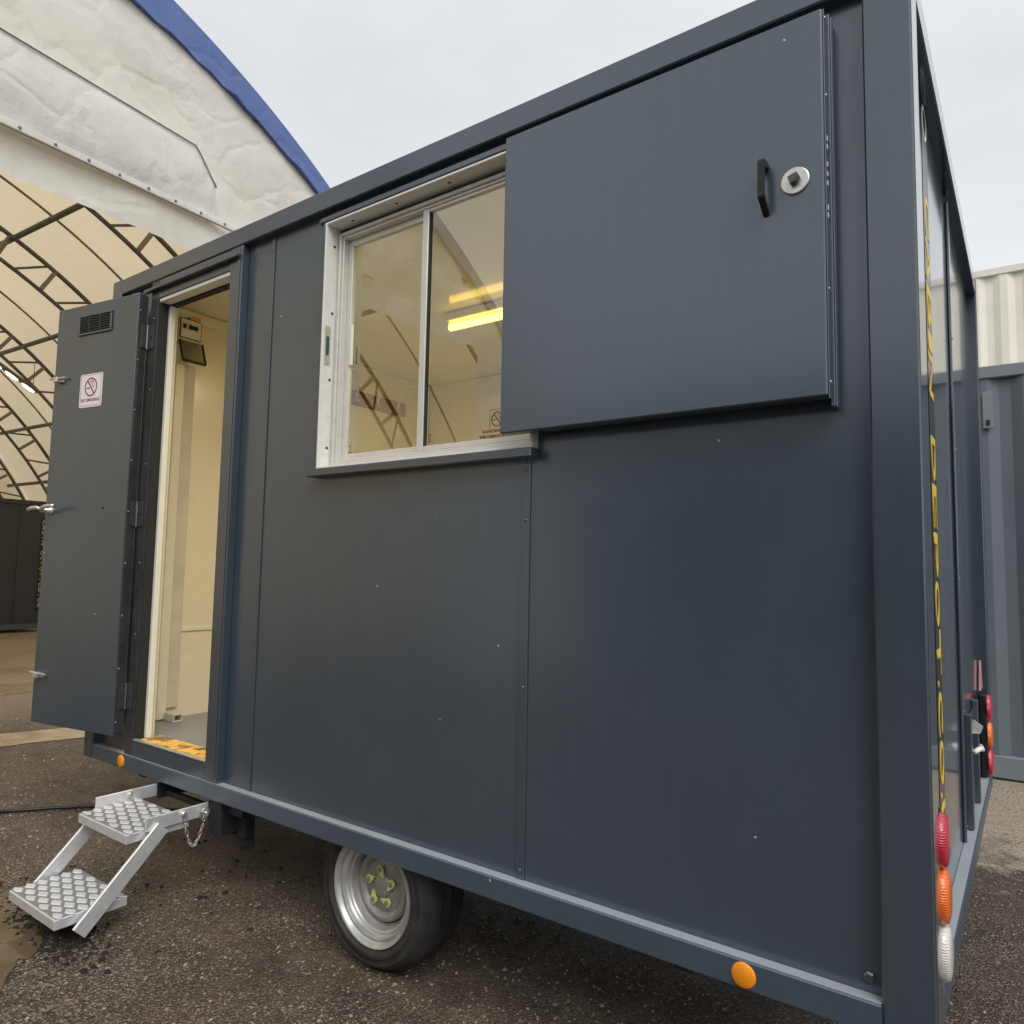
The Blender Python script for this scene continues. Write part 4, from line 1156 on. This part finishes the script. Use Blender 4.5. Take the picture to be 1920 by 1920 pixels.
for x0, x1 in ((SX0 - .008, SX0 + .003), (SX1 - .003, SX1 + .008)):
    bx('side_rail', MP['step'], ST, x0, x1, -.238, .02, -.070, -.018, bev=.0025, M=MT)
    xa = x0 - .0115 if x0 < -2.8 else x1 + .0003
    e0, e1 = Vector((0, -.175, -.062)), Vector((0, -.462, -.350))
    d = (e1 - e0).normalized(); nrm = Vector((1, 0, 0)).cross(d)
    bm = bmesh.new()
    xc = (SX0 - .0145) if x0 < -2.8 else (SX1 + .0145)
    c = (e0 + e1) / 2; c.x = xc
    obox(bm, c, d, nrm, Vector((1, 0, 0)), (e1 - e0).length / 2, .029, .006)
    c2 = c + nrm * (.0265 if nrm.z > 0 else -.0265) + Vector((-.012 if xc > -2.8 else .012, 0, 0)) * 0
    bmesh.ops.bevel(bm, geom=list(bm.edges), offset=.0015, segments=1, affect='EDGES')
    obj('stile', bm, MP['step'], ST, M=MT)
bx('arm', MP['chassis'], ST, SX1 - .0025, SX1 + .0075, .0215, .30, -.085, -.015, bev=.003, M=MT)
bx('arm', MP['chassis'], ST, SX0 - .0075, SX0 + .0025, .0215, .30, -.085, -.015, bev=.003, M=MT)
bx('cross_bar', MP['chassis'], ST, SX0 + .0035, SX1 - .0035, .05, .075, -.075, -.05, bev=.003, M=MT)
bx('stop_plate', MP['chassis'], ST, SX1 + .008, SX1 + .09, .022, .14, -.14, -.004, bev=.003, M=MT)
bm = bmesh.new(); lathe(bm, [(0, .014), (.008, .014), (.012, .010), (.012, 0)], (SX1 + .008, -.091, -.036), (1, 0, 0), 10)
obj('bolt', bm, MP['zinc'], ST, M=MT)
bm = bmesh.new(); lathe(bm, [(0, .012), (.008, .012), (.011, .008), (.011, 0)], (SX0 + .003, -.10, -.036), (1, 0, 0), 10)
obj('bolt', bm, MP['zinc'], ST, M=MT)
def torus_pts(c, e1, e2, a, b, n=18):
    return [c + e1 * (a * math.cos(2 * math.pi * k / n)) + e2 * (b * math.sin(2 * math.pi * k / n)) for k in range(n + 1)]
bm = bmesh.new(); tube(bm, torus_pts(Vector((SX1 + .032, -.012, -.048)), Vector((0, .9, .1)).normalized(), Vector((.2, 0, 1)).normalized(), .020, .022), .0022, 6, caps=False)
obj('pin_ring', bm, MP['zinc'], ST, smooth=True, M=MT)
bm = bmesh.new(); tube(bm, [(SX1 + .0075, -.016, -.043), (SX1 + .055, -.016, -.043)], .005, 8)
obj('locking_pin', bm, MP['zinc'], ST, smooth=True, M=MT)
n_l = 13
for k in range(n_l):
    f = k / (n_l - 1)
    def cat(f): return Vector((SX1 + .016 + .014 * f, -.090 + .078 * f, -.050 - .02 * f - .42 * f * (1 - f)))
    p, d = cat(f), (cat(min(1, f + .02)) - cat(max(0, f - .02))).normalized()
    e = Vector((1, 0, 0)) if k % 2 else d.cross(Vector((1, 0, 0))).normalized()
    bm = bmesh.new(); tube(bm, torus_pts(p, d, e, .0125, .0055, 12), .0018, 5, caps=False)
    obj('chain_link', bm, MP['zinc'], ST, smooth=True, M=MT)

# ------------------------------------------------------------------ things inside the cabin
MC = Matrix.Translation((0, 0, GZ))
FX = -L + .073
DB = thing('distribution_board', 'small electrical distribution board with open smoked flap on the cabin wall', 'fuse box', (FX, .355, GZ + 2.03))
Mi = Matrix.Translation((-FX, -.355, -2.03))
bx('casing', MP['grey_plastic'], DB, FX, FX + .055, .295, .425, 2.155, 2.288, bev=.004, M=Mi)
bx('front_edge', MP['black'], DB, FX + .0553, FX + .058, .298, .422, 2.175, 2.285, bev=.001, M=Mi)
bx('front_plate', MP['upvc'], DB, FX + .0583, FX + .061, .303, .417, 2.180, 2.280, bev=.001, M=Mi)
for y0, y1 in ((.312, .328), (.345, .360), (.363, .378), (.381, .396)):
    bx('breaker', MP['black'], DB, FX + .0613, FX + .070, y0, y1, 2.228, 2.252, bev=.002, M=Mi)
bx('rating_label', MP['sign'], DB, FX + .0613, FX + .062, .31, .40, 2.195, 2.215, bev=0, M=Mi)
bm = bmesh.new(); obox(bm, (FX + .085, .362, 2.10), Vector((0, 1, 0)), Vector((.35, 0, -.94)), Vector((.94, 0, .35)), .064, .062, .003)
obj('flap', bm, MP['flap'], DB, M=Mi)
bm = bmesh.new()
for a in (-.066, .066): obox(bm, (FX + .085, .362 + a, 2.10), Vector((0, 1, 0)), Vector((.35, 0, -.94)), Vector((.94, 0, .35)), .0025, .064, .007)
obox(bm, (FX + .085 + .35 * .064, .362, 2.10 - .94 * .064), Vector((0, 1, 0)), Vector((.35, 0, -.94)), Vector((.94, 0, .35)), .066, .0035, .008)
obj('flap_edge', bm, MP['black'], DB, M=Mi)
bm = bmesh.new(); tube(bm, [(FX + .03, .36, 2.289), (FX + .03, .36, 2.30)], .012, 10)
obj('cable_gland', bm, MP['black'], DB, M=Mi)
wl = bx('warning_label', MP['amber'], None, FX - .0002, FX + .0008, .385, .435, GZ + 2.296 - .012 + .008, GZ + 2.296 + .014 + .008, bev=0)
wl.data.transform(Matrix.Translation((.024, 0, 0)))
tag(wl, 'small orange warning label above the distribution board', 'label')

CRK = thing('coat_rack', 'brown wooden coat rack with pale double hooks on the cabin end wall', 'coat rack', (FX, 1.8, GZ + 2.06))
Mi = Matrix.Translation((-FX, -1.8, -2.06))
bx('board', MP['wood'], CRK, FX + .0005, FX + .018, 1.52, 2.08, 2.063, 2.165, bev=.003, M=Mi)
for y in (1.60, 1.80, 2.0):
    bm = bmesh.new()
    tube(bm, [(FX + .02, y, 2.14), (FX + .030, y, 2.15), (FX + .042, y, 2.180), (FX + .046, y, 2.20)], .0045, 8)
    tube(bm, [(FX + .02, y, 2.15), (FX + .022, y, 2.10), (FX + .032, y, 2.085), (FX + .042, y, 2.098)], .0045, 8)
    box(bm, FX + .018, FX + .022, y - .006, y + .006, 2.105, 2.155, bev=.001)
    obj('hook', bm, MP['upvc'], CRK, smooth=True, autosmooth=40, M=Mi)
bm = bmesh.new(); lathe(bm, [(0, .003), (.008, .002), (.01, 0)], (FX + .018, 2.055, 2.115), (1, 0, 0), 12)
obj('screw', bm, MP['alu_dark'], CRK, M=Mi)

FL = thing('fluorescent_light', 'lit warm fluorescent tube light on the cabin ceiling', 'light', (-1.75, 1.20, GZ + 2.352))
Mi = Matrix.Translation((1.75, -1.20, -2.352))
bx('batten', MP['upvc'], FL, -2.40, -1.10, 1.175, 1.225, 2.305, 2.3515, bev=.004, M=Mi)
for x in (-2.395, -1.125):
    bx('lamp_holder', MP['upvc'], FL, x, x + .02, 1.185, 1.215, 2.255, 2.3045, bev=.003, M=Mi)
MP['tube'] = emit('lit_tube', (1.0, 0.70, 0.13), 4.2)
bm = bmesh.new(); tube(bm, [(-2.374, 1.2, 2.272), (-1.126, 1.2, 2.272)], .019, 12)
obj('tube', bm, MP['tube'], FL, smooth=True, M=Mi)
ar = bpy.data.lights.new('tube_glow', 'AREA')
ar.shape = 'RECTANGLE'; ar.size = 1.24; ar.size_y = .03; ar.energy = 27; ar.color = (1.0, .80, .49)
ao = bpy.data.objects.new('tube_glow', ar); C.objects.link(ao)
ao.parent = FL; ao.location = (0, 0, -.098)

# ------------------------------------------------------------------ cable on the ground
bm = bmesh.new()
pts = [(-6.6, -2.6), (-5.5, -1.3), (-4.75, -.5), (-4.34, -.09), (-4.20, .09), (-4.08, .22), (-3.9, .36), (-3.6, .55), (-3.2, .9), (-2.9, 1.3)]
cv = []
for i in range(len(pts) - 1):
    a, b_, c, d = [Vector(pts[max(0, min(len(pts) - 1, i + k))]) for k in (-1, 0, 1, 2)]
    for s_ in range(6):
        u = s_ / 6
        cv.append(.5 * ((2 * b_) + (c - a) * u + (2 * a - 5 * b_ + 4 * c - d) * u * u + (3 * b_ - a - 3 * c + d) * u ** 3))
tube(bm, [(v_.x, v_.y, .012) for v_ in cv], .009, 8)
o = obj('power_cable', bm, MP['black'], None, smooth=True)
tag(o, 'black power cable lying across the ground to the cabin', 'cable')
